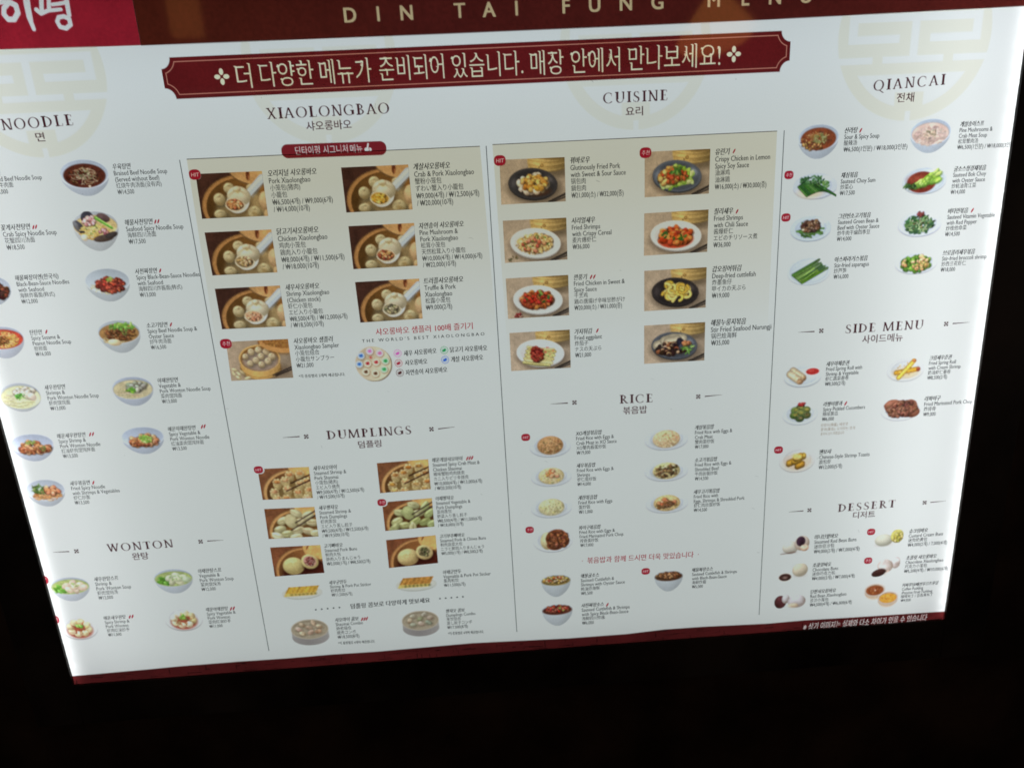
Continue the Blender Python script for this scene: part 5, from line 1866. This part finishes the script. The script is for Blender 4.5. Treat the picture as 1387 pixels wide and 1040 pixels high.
dish(L(d_spicy_wonton), (15, 587.5, 75, 625), (78, 590.5), (86, 617.5), ['매운새우완탕면', 'Spicy Shrimp &', 'Pork Wonton Noodle', '红油虾肉馄饨拌面', '₩13,500'], 'white bowl of orange-brown wontons', ((122.7, 588), (126.5, 587.5)))
dish(L(d_spicy_wonton, True), (165, 578, 224, 615), (228, 581), (234, 607.5), ['매운야채완탕면', 'Spicy Vegetable &', 'Pork Wonton Noodle', '红油菜肉馄饨拌面', '₩13,500'], 'white bowl of orange wontons under green onion', ((274, 577.7), (277.5, 577)))
dish(L(d_fried_noodle), (36, 649, 90, 686), (95.5, 654.5), (102, 680.5), ['새우볶음면', 'Fried Spicy Noodle', 'with Shrimps & Vegetables', '虾仁炒面', '₩13,500'], 'white bowl of orange fried noodles with shrimps and greens', ((127, 653.3),))
# wonton
dish(L(d_wonton_soup), (69, 781, 123.5, 814), (128, 784), (134, 809), ['새우완탕스프', 'Shrimp &', 'Pork Wonton Soup', '虾肉馄饨汤', '₩12,000'], 'white bowl of pinkish wontons in green broth', badge_=(58.5, 785, 'HIT'))
dish(L(d_wonton_soup, True), (209, 770, 263, 803.5), (268.5, 773), (273.5, 797.5), ['야채완탕스프', 'Vegetable &', 'Pork Wonton Soup', '菜肉馄饨汤', '₩12,000'], 'white bowl of pale green wontons in broth')
dish(L(d_oil_wonton), (83, 832, 133, 866.5), (141, 836.5), (147, 859), ['매운새우완탕', 'Spicy Shrimp &', 'Pork Wonton', '虾肉红油抄手', '₩11,000'], 'white plate with a ring of wontons in red oil and a green centre', ((176.3, 834.6), (180, 834)), badge_=(73, 838.5, '추천'))
dish(L(d_oil_wonton, True), (223, 820, 275, 854.5), (279.5, 825), (284, 847.5), ['매운야채완탕', 'Spicy Vegetable &', 'Pork Wonton', '菜肉红油抄手', '₩11,000'], 'white plate with vegetable wontons in red oil', ((313.3, 823.7), (317, 823)))
# soup dumplings
PK = [(206, 140, 84), (222, 170, 110), (190, 108, 70), (232, 190, 140)]
CR = [(222, 176, 60), (206, 150, 44), (234, 200, 100)]
CH = [(206, 180, 130), (160, 130, 90), (222, 200, 160), (190, 160, 100)]
SH = [(224, 166, 126), (212, 140, 104), (234, 190, 150)]
TR = [(170, 160, 120), (120, 116, 86), (200, 190, 150), (70, 66, 56)]
MU = [(206, 146, 84), (224, 176, 110), (170, 80, 56), (216, 190, 140)]
dish(L(spoon_photo, PK, (150, 96, 60)), ((265, 236), (355, 232), (363.5, 292.7), (274, 296.7)), (363, 235.5), (371, 284), ['오리지널 샤오롱바오', 'Pork Xiaolongbao', '小笼包(猪肉)', '小籠包', '₩6,500(4개) / ₩9,000(6개)', '/ ₩14,000(10개)'], 'framed photo of a soup dumpling on a spoon with brown pork filling', badge_=(264.5, 237, 'HIT'))
dish(L(spoon_photo, CR, (176, 130, 40)), ((462, 227.3), (553, 223.2), (559, 284), (469.3, 288.2)), (560, 226.5), (565, 275.5), ['게살샤오롱바오', 'Crab & Pork Xiaolongbao', '蟹粉小笼包', 'ずわい蟹入り小籠包', '₩9,000(4개) / ₩12,500(6개)', '/ ₩20,000(10개)'], 'framed photo of a soup dumpling on a spoon with bright yellow filling')
dish(L(spoon_photo, CH, (140, 116, 76)), ((277.3, 315.2), (367.7, 311), (376, 369), (288, 373.3)), (375, 314), (383, 361.5), ['닭고기샤오롱바오', 'Chicken Xiaolongbao', '鸡肉小笼包', '鶏肉入り小籠包', '₩8,000(4개) / ₩11,500(6개)', '/ ₩18,000(10개)'], 'framed photo of a soup dumpling on a spoon with pale chicken filling')
dish(L(spoon_photo, MU, (150, 90, 50)), ((472, 306.6), (561, 302.2), (565.7, 360), (478.8, 364.8)), (567.5, 306.5), (573, 359), ['자연송이 샤오롱바오', 'Pine Mushroom &', 'Pork Xiaolongbao', '松茸小笼包', '天然松茸入り小籠包', '₩10,000(4개) / ₩14,000(6개)', '/ ₩22,000(10개)'], 'framed photo of a soup dumpling on a spoon with orange mushroom filling')
dish(L(spoon_photo, SH, (206, 150, 110)), ((291.2, 391.2), (379.3, 386.7), (387.7, 442), (301, 446)), (387, 389.5), (394, 440.5), ['새우샤오롱바오', 'Shrimp Xiaolongbao', '(Chicken stock)', '虾仁小笼包', 'エビ入り小籠包', '₩8,500(4개) / ₩12,000(6개)', '/ ₩18,500(10개)'], 'framed photo of a soup dumpling on a spoon with pink shrimp filling')
dish(L(spoon_photo, TR, (130, 122, 92)), ((481, 382.2), (567.7, 377.4), (572.6, 431.5), (488.2, 437)), (574, 381), (577, 416.5), ['트러플샤오롱바오', 'Truffle & Pork', 'Xiaolongbao', '松露小笼包', '₩9,000(2개)'], 'framed photo of a soup dumpling on a spoon with dark truffle filling')
dish(L(sampler_photo), ((306.3, 463), (390.2, 459), (397.6, 511.4), (313.7, 515.8)), (398, 462), (402, 495), ['샤오롱바오 샘플러', 'Xiaolongbao Sampler', '小笼包组合', '小籠包サンプラー', '₩21,000'], 'framed photo of ten dumplings in a round bamboo basket', badge_=(306.5, 465.5, '추천'), note=[('*각 종류별로 2개씩 제공됩니다.', (405, 509.7), (467.5, 506.8))])
# sampler key
o = one_line('slogan', '샤오롱바오 샘플러 100배 즐기기', (509, 449.8), (640, 441.2), 10.5, INK_RED)
one_line('slogan_subtitle', 'T H E   W O R L D ’ S   B E S T   X I A O L O N G B A O', (490.5, 461.8), (656, 452), 6.2, INK_GREY, o)
key = dish(L(d_combo), (481, 468.5, 531.5, 517), None, None, None, 'round beige tray of ten dumplings with coloured marks')


def key_icon(x, y, c, txt, L_, R_):
    a = Art(26, 1.0, 5)
    c = np.array(c, float)
    for i in range(14):
        t = i / 14 * 6.283
        a.seg(0.5 + 0.43 * math.cos(t), 0.5 + 0.43 * math.sin(t), 0.5 + 0.43 * math.cos(t + 0.22), 0.5 + 0.43 * math.sin(t + 0.22), 0.07, c)
    a.ell(0.5, 0.5, 0.36, 0.36, c * 0.12 + np.array(PAPER) * 0.88)
    a.ell(0.47, 0.53, 0.22, 0.14, c, -0.3)
    a.ell(0.60, 0.42, 0.12, 0.09, c, 0.5)
    r_ = 5.6 * mpx((x, y), (x + 1, y))
    q = P(x, y)
    o_ = film_grid('key_icon', [(q[0] - r_, q[1] - r_), (q[0] + r_, q[1] - r_), (q[0] + r_, q[1] + r_), (q[0] - r_, q[1] + r_)], a.img, a.a, 0.0007, key)
    one_line('key_text', txt, L_, R_, 8.6, INK_DARK, key)


key_icon(538.7, 478.5, (200, 90, 170), '새우 샤오롱바오', (547, 478.8), (591, 474.8))
key_icon(540, 491.8, (150, 30, 50), '샤오롱바오', (548.5, 491.5), (578.5, 489.2))
key_icon(541.8, 504.8, (70, 30, 30), '자연송이 샤오롱바오', (549.5, 504.7), (605.5, 500.3))
key_icon(601.8, 474.2, (30, 140, 80), '닭고기 샤오롱바오', (609.5, 473.8), (659.5, 471))
key_icon(603, 487.2, (40, 90, 190), '게살 샤오롱바오', (611, 486.8), (654, 483.8))
# dumplings
OR = [(214, 156, 100), (206, 140, 82), (222, 176, 124)]
GO = [(186, 130, 62), (166, 108, 48), (206, 158, 90)]
DP = [(206, 198, 156), (216, 208, 170), (196, 186, 140)]
GP = [(172, 182, 120), (190, 194, 140), (156, 168, 106)]
dish(L(shaomai_photo, OR), ((349, 635), (418.5, 631.9), (424, 674), (356, 676.6)), (424.5, 634), (430, 673), ['새우샤오마이', 'Steamed Shrimp &', 'Pork Shaomai', '小笼包(猪肉)', 'エビ入り焼売', '₩9,500(4개) / ₩12,500(6개)', '/ ₩19,500(10개)'], 'framed photo of pale open dumplings with orange tops', badge_=(350.5, 635.8, 'HIT', 12))
dish(L(shaomai_photo, GO), ((510.5, 627), (580, 621.6), (583.6, 662), (515, 667.5)), (585.5, 623), (589, 661), ['매운게살샤오마이', 'Steamed Spicy Crab Meat &', 'Chicken Shaomai', '辣味蟹粉鸡肉烧卖', 'カニ入りピリ辛焼売', '₩10,000(4개) / ₩13,000(6개)', '/ ₩20,500(10개)'], 'framed photo of open dumplings with golden brown tops', ((633, 620.5), (636.3, 620), (639.5, 619.6)))
dish(L(dumpling_photo, DP, (140, 84, 50), (146, 96, 44)), ((358, 689), (426, 686), (431.7, 726), (364, 729.5)), (432, 687.5), (437, 725), ['새우쨩쟈오', 'Steamed Shrimp &', 'Pork Dumplings', '虾肉蒸饺', 'エビ入り蒸し餃子', '₩9,500(4개) / ₩12,500(6개)', '/ ₩19,500(10개)'], 'framed photo of white folded dumplings in a basket')
dish(L(dumpling_photo, GP, (134, 76, 44), (110, 66, 30)), ((517.5, 680), (585, 674), (588.5, 712.7), (522, 718.7)), (590, 675), (593.5, 711), ['야채쨩쟈오', 'Steamed Vegetable &', 'Pork Dumplings', '菜肉蒸饺', '野菜入り蒸し餃子', '₩8,500(4개) / ₩11,500(6개)', '/ ₩18,000(10개)'], 'framed photo of green folded dumplings in a basket', badge_=(517.3, 680, '추천', 11.5))
dish(L(bun_photo, [(150, 66, 60), (190, 120, 110), (206, 160, 146), (120, 50, 46)], (190, 140, 124)), ((366, 741), (434, 737.5), (439.6, 775.2), (372.5, 780.3)), (439, 739), (443, 763), ['고기빠바오', 'Steamed Pork Buns', '鲜肉大包', '豚肉入りまんじゅう', '₩5,000(1개) / ₩8,500(2개)'], 'framed photo of a pleated bun and a half bun with pink filling')
dish(L(bun_photo, [(96, 100, 60), (130, 116, 76), (70, 76, 44), (176, 160, 116)], (160, 146, 100), (210, 190, 128)), ((523, 731), (590, 724.3), (593.5, 762), (527, 768.8)), (595.5, 726), (598, 749), ['고기부추빠바오', 'Steamed Pork & Chives Buns', '鲜肉韭菜大包', 'ニラと豚肉入りまんじゅう', '₩5,000(1개) / ₩8,500(2개)'], 'framed photo of a smooth bun and a half bun with green chive filling')
dish(L(d_potsticker), (381.5, 791.5, 437.5, 811.5), (446, 788.5), (449.5, 805), ['새우군만두', 'Shrimp & Pork Pot Sticker', '虾肉煎饺', '₩11,500(6개)'], 'bright yellow pan-fried dumplings in a row on a plate')
dish(L(d_potsticker, True), (536, 779, 592, 800.5), (600, 774.5), (601.5, 792), ['야채군만두', 'Vegetable & Pork Pot Sticker', '菜肉煎饺', '₩11,500(6개)'], 'golden brown pan-fried dumplings in a row on a plate')
o = one_line('slogan', '덤플링 콤보로 다양하게 맛보세요', (475, 820.5), (582, 811.8), 8.6, INK_GREY, sh=0.05)
for a_, b_ in (((428, 825), (460, 822)), ((596, 810), (627, 807.5))):
    vv, ff = [], []
    for i in range(5):
        c = P(a_[0] + (b_[0] - a_[0]) * i / 4, a_[1] + (b_[1] - a_[1]) * i / 4)
        k = len(vv)
        vv += [(c[0] + 0.0018 * math.cos(t), c[1] + 0.0018 * math.sin(t)) for t in np.linspace(0, 6.283, 9)[:-1]]
        ff.append(tuple(range(k, k + 8)))
    link('dotted_rule', flat_mesh('dotted_rule', vv, ff, 0.0007), INK_GREY, o)
dish(L(d_tray, [(184, 160, 134), (176, 144, 116), (194, 174, 150)], None), (394.5, 838, 446, 873.5), (454, 839), (457.5, 862), ['샤오마이 콤보', 'Shaomai Combo', '烧卖组合', '焼売コンボ', '₩18,500(8개)'], 'grey round steamer tray of open dumplings', ((490.7, 837.8), (494, 837.4), (497, 837)), note=[('*각 종류별로 4개씩 제공됩니다.', (458.5, 870.3), (508, 867.6))])
dish(L(d_tray, [(178, 166, 150), (188, 176, 160)], [(130, 144, 118), (142, 154, 130)]), (544.5, 826.5, 595.2, 861.3), (604, 827), (606, 849), ['쨩쟈오 콤보', 'Dumplings Combo', '蒸饺组合', '蒸し餃子コンボ', '₩17,000(8개)'], 'grey round steamer tray of grey and green folded dumplings', note=[('*각 종류별로 4개씩 제공됩니다.', (607, 857.3), (655, 854.7))])
# cuisine
dish(L(c_porkfry), ((676.5, 217), (764.7, 213.2), (766.3, 273), (679, 277.6)), (772, 218), (774, 265), ['꿔바로우', 'Glutinously Fried Pork', 'with Sweet & Sour Sauce', '锅包肉', '鍋包肉', '₩21,000(소) / ₩32,000(중)'], 'framed photo of white and golden fried pork on a black plate', badge_=(677, 218, 'HIT'))
dish(L(c_lemon), ((873, 206.2), (962, 202), (960, 262.5), (873, 267.7)), (968.5, 206.5), (968, 253.5), ['유린기', 'Crispy Chicken in Lemon', 'Spicy Soy Sauce', '油淋鸡', '油淋鶏', '₩16,000(소) / ₩30,000(중)'], 'framed photo of chicken on lettuce on a dark blue plate', ((994, 205.2),), badge_=(874, 207.5, '추천'))
dish(L(c_cereal), ((681, 299.2), (767, 295), (768.6, 351.6), (684, 356.4)), (774, 299.5), (775.5, 334.5), ['시리얼새우', 'Fried Shrimps', 'with Crispy Cereal', '麦片爆虾仁', '₩36,000'], 'framed photo of cereal shrimps on a white plate')
dish(L(c_chili), ((872.5, 289.3), (959.6, 284), (957.7, 341.3), (872, 346.6)), (967, 287), (966, 332), ['칠리새우', 'Fried Shrimps', 'with Chili Sauce', '酱爆虾仁', 'エビのチリソース煮', '₩36,000'], 'framed photo of orange chili shrimps on a white plate', ((998, 286.7),))
dish(L(c_kanpung), ((685, 377.4), (769.6, 372.4), (771, 427), (688.2, 432)), (777, 376), (778, 417), ['깐풍기', 'Fried Chicken in Sweet &', 'Spicy Sauce', '干烹鸡', '鶏の唐揚げ辛味甘酢がけ', '₩20,000(소) / ₩31,000(중)'], 'framed photo of red-brown fried chicken on a white plate', ((800.5, 375.2), (804.8, 374.9)))
dish(L(c_cuttle), ((872.5, 367), (957, 362), (955.6, 416.6), (872.4, 421.6)), (964.5, 365), (964, 400.5), ['갑오징어튀김', 'Deep-fried cuttlefish', '炸墨鱼仔', '甲イカの天ぷら', '₩19,000'], 'framed photo of yellow fried cuttlefish on a black plate')
dish(L(c_eggplant), ((690, 451), (771.7, 446.4), (773, 497.8), (692.5, 502.5)), (778, 449.5), (779, 481), ['가지튀김', 'Fried eggplant', '炸茄子', 'ナスの天ぷら', '₩21,000'], 'framed photo of fried eggplant with red sauce on a white plate', ((809, 447.7),))
dish(L(c_nurungji), ((872.4, 441), (955, 436.2), (953.8, 488), (872.3, 492.8)), (962.5, 437.5), (963, 464.5), ['해물누룽지볶음', 'Stir Fried Seafood Nurungji', '锅巴烩海鲜', '₩35,000'], 'framed photo of rice crusts and seafood on a dark grey plate')
# rice
dish(L(d_rice, 'xo'), (717, 587, 773.5, 619.5), (780, 587), (781, 613), ['XO게살볶음밥', 'Fried Rice with Eggs &', 'Crab Meat in XO Sauce', 'XO蟹肉酱蛋炒饭', '₩19,000'], 'brown fried rice mound on a white plate', badge_=(712, 592, 'HIT', 11.5))
dish(L(d_rice, 'shrimp'), (719, 630, 774.5, 659), (781, 630.5), (782, 655.5), ['새우볶음밥', 'Fried Rice with Eggs &', 'Shrimps', '虾仁蛋炒饭', '₩14,000'], 'pale fried rice with shrimps on a white plate')
dish(L(d_rice, 'egg'), (719, 672, 775, 701.5), (783, 674), (784, 693), ['계란볶음밥', 'Fried Rice with Eggs', '蛋炒饭', '₩11,000'], 'plain yellow egg fried rice on a white plate')
dish(L(d_porkrice), (722, 714, 776, 748), (784, 714.5), (786, 738), ['파이구볶음밥', 'Fried Rice with Eggs &', 'Fried Marinated Pork Chop', '排骨蛋炒饭', '₩17,000'], 'dark brown pork chop over rice on a white plate', badge_=(717.3, 717, '추천', 11))
dish(L(d_rice, 'crab'), (873, 579, 932, 610), (941, 579), (941, 605), ['게살볶음밥', 'Fried Rice with Eggs &', 'Crab Meat', '蟹肉蛋炒饭', '₩17,000'], 'pinkish crab fried rice on a white plate')
dish(L(d_rice, 'beef'), (873, 623, 932, 652), (941, 623), (941, 648), ['소고기볶음밥', 'Fried Rice with Eggs &', 'Shredded Beef', '牛肉丝蛋炒饭', '₩14,500'], 'fried rice with dark beef strips on a white plate')
dish(L(d_rice, 'pork'), (874.5, 667, 932, 695), (939.5, 666), (939.5, 690.5), ['새우고기볶음밥', 'Fried Rice with', 'Eggs, Shrimps & Shredded Pork', '虾仁肉丝蛋炒饭', '₩14,500'], 'golden fried rice with shrimps and pork on a white plate')
one_line('slogan', '·  볶음밥과 함께 드시면 더욱 맛있습니다  ·', (788, 759), (946, 750), 10.0, INK_ROSE, sh=0.06)
dish(L(d_cup, [(216, 180, 84), (196, 150, 56), (226, 204, 130), (130, 120, 60)], [(190, 66, 40), (206, 190, 150)]), (733, 778, 773.5, 808), (786.5, 779.5), (787, 803), ['해물굴소스', 'Sauteed Cuttlefish &', 'Shrimps with Oyster Sauce', '蚝油炒海鲜', '₩5,500'], 'white cup heaped with yellow seafood sauce')
dish(L(d_cup, [(120, 72, 40), (90, 50, 28), (150, 100, 60)], [(190, 140, 90), (166, 110, 66)]), (886, 773, 925, 800.5), (937, 771.5), (937, 794), ['해물짜장소스', 'Sauteed Cuttlefish & Shrimps', 'with Black-Bean-Sauce', '海鲜炸酱', '₩5,000'], 'white cup heaped with brown bean sauce', badge_=(874.3, 773, 'HIT', 11))
dish(L(d_cup, [(130, 54, 34), (100, 36, 24), (160, 84, 54), (84, 28, 20)], [(196, 110, 80), (150, 160, 70), (190, 50, 40)]), (734, 818, 776, 847), (787.5, 819.5), (788.5, 843), ['사천짜장소스', 'Sauteed Cuttlefish & Shrimps', 'with Spicy Black-Bean-Sauce', '海鲜四川炸酱', '₩6,000'], 'white cup heaped with dark red spicy sauce', ((822.5, 818.3),))
# qiancai
dish(L(d_hotsour), (1080, 169, 1136, 216), (1143.5, 177.5), (1142, 203), ['산라탕', 'Sour & Spicy Soup', '酸辣汤', '₩6,500(1인분) / ₩18,000(3인분)'], 'white bowl of red-brown hot and sour soup', ((1165.3, 177.2),))
dish(L(d_crabsoup), (1231.5, 161.5, 1287.5, 208), (1300, 169), (1296, 200), ['게살송이스프', 'Pine Mushrooms &', 'Crab Meat Soup', '松茸蟹肉汤', '₩6,500(1인분) / ₩18,000(3인분)'], 'white bowl of pale pink crab soup')
dish(L(d_choysum), (1074, 234, 1133.5, 271), (1139, 238), (1137, 262), ['채심볶음', 'Sauteed Choy Sum', '炒菜心', '₩17,500'], 'bundle of dark green stems on a white plate', badge_=(1068, 237.5, '추천', 12))
dish(L(d_bokchoy), (1222, 226, 1281.5, 264), (1291.5, 229.5), (1287, 260.5), ['굴소스청경채볶음', 'Sauteed Bok Choy', 'with Oyster Sauce', '炒蚝油青江菜', '₩14,000'], 'light green bok choy on dark sauce on a white plate')
dish(L(d_greenbean), (1070, 292, 1125.5, 328), (1135, 293.5), (1133, 324), ['그린빈소고기볶음', 'Sauteed Green Bean &', 'Beef with Oyster Sauce', '炒牛肉干煸四季豆', '₩14,000'], 'brown beef heaped on green beans on a white plate', badge_=(1064, 295, 'HIT', 12))
dish(L(d_vitamin), (1216, 285, 1275, 321.5), (1283.5, 286.5), (1279.5, 317.5), ['비타민볶음', 'Sauteed Vitamin Vegetable', 'with Red Pepper', '炒维他命菜', '₩14,500'], 'dark leafy greens with red pepper on a white plate', ((1316.3, 285.2),))
dish(L(d_asparagus), (1066, 348, 1125, 387), (1130, 352), (1128.5, 375), ['아스파라거스볶음', 'Stir-fried asparagus', '炒芦笋', '₩16,000'], 'bright green asparagus spears on a white plate')
dish(L(d_broccoli), (1212, 339, 1269.5, 372), (1276.5, 343), (1273.5, 365.5), ['브로콜리새우볶음', 'Stir-fried broccoli shrimp', '炒西兰花虾仁', '₩18,000'], 'broccoli with orange shrimps on a white plate')
# side menu
dish(L(d_springroll), (1061.5, 493, 1112.5, 525), (1119, 493), (1117, 520), ['새우야채춘권', 'Fried Spring Roll with', 'Shrimp & Vegetable', '虾仁蔬菜春卷', '₩8,500(2개)'], 'pale spring rolls beside a red dip on a plate')
dish(L(d_creamroll), (1201, 484.5, 1251, 517), (1258.5, 485), (1255.5, 511.5), ['크림새우춘권', 'Fried Spring Roll', 'with Cream Shrimp', '奶油虾仁春卷', '₩8,500(2개)'], 'two crossed yellow rolls on a plate')
m3 = dish(L(d_cucumber), (1059.5, 544, 1107.5, 576), (1115, 547.5), (1113, 567.5), ['라쨩이황과', 'Spicy Pickled Cucumbers', '辣味黄瓜', '₩6,000'], 'dark green pickled cucumber slices on a plate', ((1145, 546.2),))
for s, a_, b_ in (('라쨩이(辣酱): 매운맛', (1111.5, 576), (1148, 573.6)), ('황과(黄瓜): 오이라는 뜻의', (1111.3, 581.6), (1157.5, 579)), ('중국식 오이 피클입니다', (1111, 587.6), (1143, 585.5))):
    one_line('footnote', s, a_, b_, 4.8, INK_TAN, m3)
dish(L(d_porkchop), (1193, 539, 1246.5, 570), (1252, 540), (1250, 561), ['라파이구', 'Fried Marinated Pork Chop', '炸排骨', '₩9,000'], 'large brown fried pork chop on a plate')
dish(L(d_toast), (1055, 604.5, 1104, 640), (1109.5, 612), (1108.5, 632.5), ['멘보샤', 'Chinese-Style Shrimp Toasts', '面包虾', '₩12,000(5개)'], 'golden square toasts stacked on a plate', badge_=(1054, 609, 'HIT', 11.5))
# dessert
dish(L(d_redbean_bun), (1055, 725.5, 1096.5, 750), (1103, 727), (1102, 746.5), ['미니단팥바오', 'Steamed Red Bean Buns', '迷你豆沙包', '₩4,000(2개) / ₩7,000(4개)'], 'white bun and a split bun with dark purple filling')
dish(L(d_custard_bun), (1184, 717.5, 1223, 739.5), (1231, 719), (1229, 737.5), ['슈크림바오', 'Custard Cream Buns', '迷你奶黄包', '₩4,000(2개) / 7,000(4개)'], 'white bun and a split bun with yellow custard', badge_=(1179.3, 719.7, 'HIT', 10.5))
dish(L(d_choco_bun), (1052, 763.5, 1095, 788.5), (1100.5, 765), (1099.5, 783), ['초콜릿바오', 'Chocolate Buns', '迷你巧克力包', '₩4,000(2개) / ₩7,000(4개)'], 'cream bun and a half bun with chocolate')
dish(L(d_choco_xlb), (1179, 755, 1218, 780), (1227, 755), (1224, 773), ['초콜릿 샤오롱바오', 'Chocolate Xiaolongbao', '巧克力小笼包', '₩5,500(4개) / ₩10,000(6개)'], 'white dumpling with dark chocolate spilling out', badge_=(1175.3, 758.6, '추천', 10.5))
dish(L(d_redbean_xlb), (1048.5, 803.5, 1091, 823.5), (1097.5, 801), (1096.5, 818.5), ['단팥샤오롱바오', 'Red Bean Xiaolongbao', '豆沙小笼包', '₩4,500(4개) / ₩6,000(6개)'], 'white dumpling beside dark red bean filling')
dish(L(d_pudding), (1170, 788.5, 1216.5, 823), (1221.5, 792), (1219.5, 812.5), ['커피푸딩/패션후르츠푸딩', 'Coffee Pudding', '/Passion Fruit Pudding', '咖啡布丁 / 百香果布丁', '₩4,000'], 'brown pudding and orange pudding in glass cups')

# ------------------------------------------------------------------ scuffs on the sheet
rs = np.random.default_rng(11)
vv, ff = [], []
for _ in range(46):
    c = np.array([rs.uniform(L0 + 0.1, R0 - 0.1), rs.uniform(T0 + 0.05, B0 - 0.06)])
    n_ = rs.integers(3, 6)
    t = rs.normal(0.3, 0.5)
    ln = rs.uniform(0.0012, 0.010)
    wd = rs.uniform(0.0004, 0.0011)
    k = len(vv)
    for i in range(n_):
        x = (i / (n_ - 1) - 0.5) * ln
        w_ = wd * math.sin(math.pi * (i + 0.5) / n_)
        y = rs.normal(0, ln * 0.06)
        for sg in (1, -1):
            vv.append((c[0] + x * math.cos(t) - (y + sg * w_) * math.sin(t), c[1] + x * math.sin(t) + (y + sg * w_) * math.cos(t)))
    ff += [(k + 2 * i, k + 2 * i + 1, k + 2 * i + 3, k + 2 * i + 2) for i in range(n_ - 1)]
link('scuff_marks', flat_mesh('scuff_marks', vv, ff, 0.0010), INK_SMUDGE, board)

# ------------------------------------------------------------------ the dark place around the board
def plane(name, pts, mat, label, cat):
    me = bpy.data.meshes.new(name)
    me.from_pydata(pts, [], [tuple(range(len(pts)))])
    me.materials.append(mat)
    o_ = bpy.data.objects.new(name, me)
    COL.objects.link(o_)
    o_['label'], o_['category'], o_['kind'] = label, cat, 'structure'
    return o_


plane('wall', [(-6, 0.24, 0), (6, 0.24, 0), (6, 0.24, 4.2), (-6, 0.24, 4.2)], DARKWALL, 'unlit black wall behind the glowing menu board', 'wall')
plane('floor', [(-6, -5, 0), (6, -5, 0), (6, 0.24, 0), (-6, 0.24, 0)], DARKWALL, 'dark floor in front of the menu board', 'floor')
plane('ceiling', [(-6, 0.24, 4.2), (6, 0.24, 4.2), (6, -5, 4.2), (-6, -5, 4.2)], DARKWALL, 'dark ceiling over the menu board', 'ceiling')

# two warm lamps of the room, which the glossy header mirrors
m, nt, out = new_mat('lamp_glow')
em_ = nt.nodes.new('ShaderNodeEmission')
em_.inputs[0].default_value = (1.0, 0.36, 0.07, 1)
em_.inputs[1].default_value = 2.6
nt.links.new(em_.outputs[0], out.inputs[0])
GLOW = m
m, nt, out = new_mat('lamp_glow_dim')
em_ = nt.nodes.new('ShaderNodeEmission')
em_.inputs[0].default_value = (1.0, 0.34, 0.08, 1)
em_.inputs[1].default_value = 1.3
nt.links.new(em_.outputs[0], out.inputs[0])
GLOW2 = m


def mirrored(x, y, far):
    """the point of the room, far metres in front of the board, that the board mirrors at a photo point"""
    q = np.array([*P(x, y), 0.0])
    c = np.array([cam_b[0], cam_b[1], -cam_b[2]])
    t = (c[2] + far) / c[2]
    p = c + (q - c) * t
    return Vector((p[0], -far, BOARD_Z - p[1]))


def lamp(name, at, label):
    o_ = bpy.data.objects.new(name, None)
    COL.objects.link(o_)
    o_.location = at
    o_['label'], o_['category'] = label, 'lamp'
    return o_


def lathe(name, prof, mat, parent, n=24):
    vv, ff = [], []
    for r_, z in prof:
        vv += [(r_ * math.cos(6.2832 * i / n), r_ * math.sin(6.2832 * i / n), z) for i in range(n)]
    for j in range(len(prof) - 1):
        ff += [(j * n + i, j * n + (i + 1) % n, (j + 1) * n + (i + 1) % n, (j + 1) * n + i) for i in range(n)]
    me = bpy.data.meshes.new(name)
    me.from_pydata(vv, [], ff)
    return link(name, me, mat, parent)


FAR = 2.2
a_, b_, c_ = mirrored(968, 52, FAR), mirrored(968, -20, FAR), mirrored(1015, 20, FAR)
hl = lamp('pendant_lamp', a_, 'amber cone lamp hanging opposite the board, mirrored above the banner')
hh, rr = b_.z - a_.z, abs(c_.x - a_.x)
lathe('lamp_shade', [(rr * 1.05, 0), (rr * 1.0, hh * 0.06), (rr * 0.12, hh * 0.94), (0.03, hh)], GLOW, hl)
lathe('cord', [(0.006, hh), (0.006, 4.2 - a_.z)], BLACK, hl, 8)
a_, b_ = mirrored(250, 50, FAR), mirrored(250, -40, FAR)
hl = lamp('wall_lantern', a_, 'tall amber lantern with two glowing panes, mirrored beside the crimson logo patch')
hh = b_.z - a_.z
for x0, x1 in ((231, 248), (253, 271)):
    p0, p1 = mirrored(x0, 25, FAR).x - a_.x, mirrored(x1, 25, FAR).x - a_.x
    lathe('glowing_pane', [(0.5, 0), (0.5, hh)], GLOW2, hl, 4)
    o_ = hl.children[-1]
    o_.rotation_euler.z = math.radians(45)
    o_.data.transform(Matrix.Rotation(math.radians(45), 4, 'Z'))
    o_.rotation_euler.z = 0
    o_.data.transform(Matrix.Diagonal(((p1 - p0) / 0.7072, 0.06, 1, 1)))
    o_.data.transform(Matrix.Translation(((p0 + p1) / 2, 0, 0)))
lathe('lantern_rod', [(0.008, hh), (0.008, 4.2 - a_.z)], BLACK, hl, 8)
bpy.data.objects.remove(_fo)
bpy.data.curves.remove(_fc)
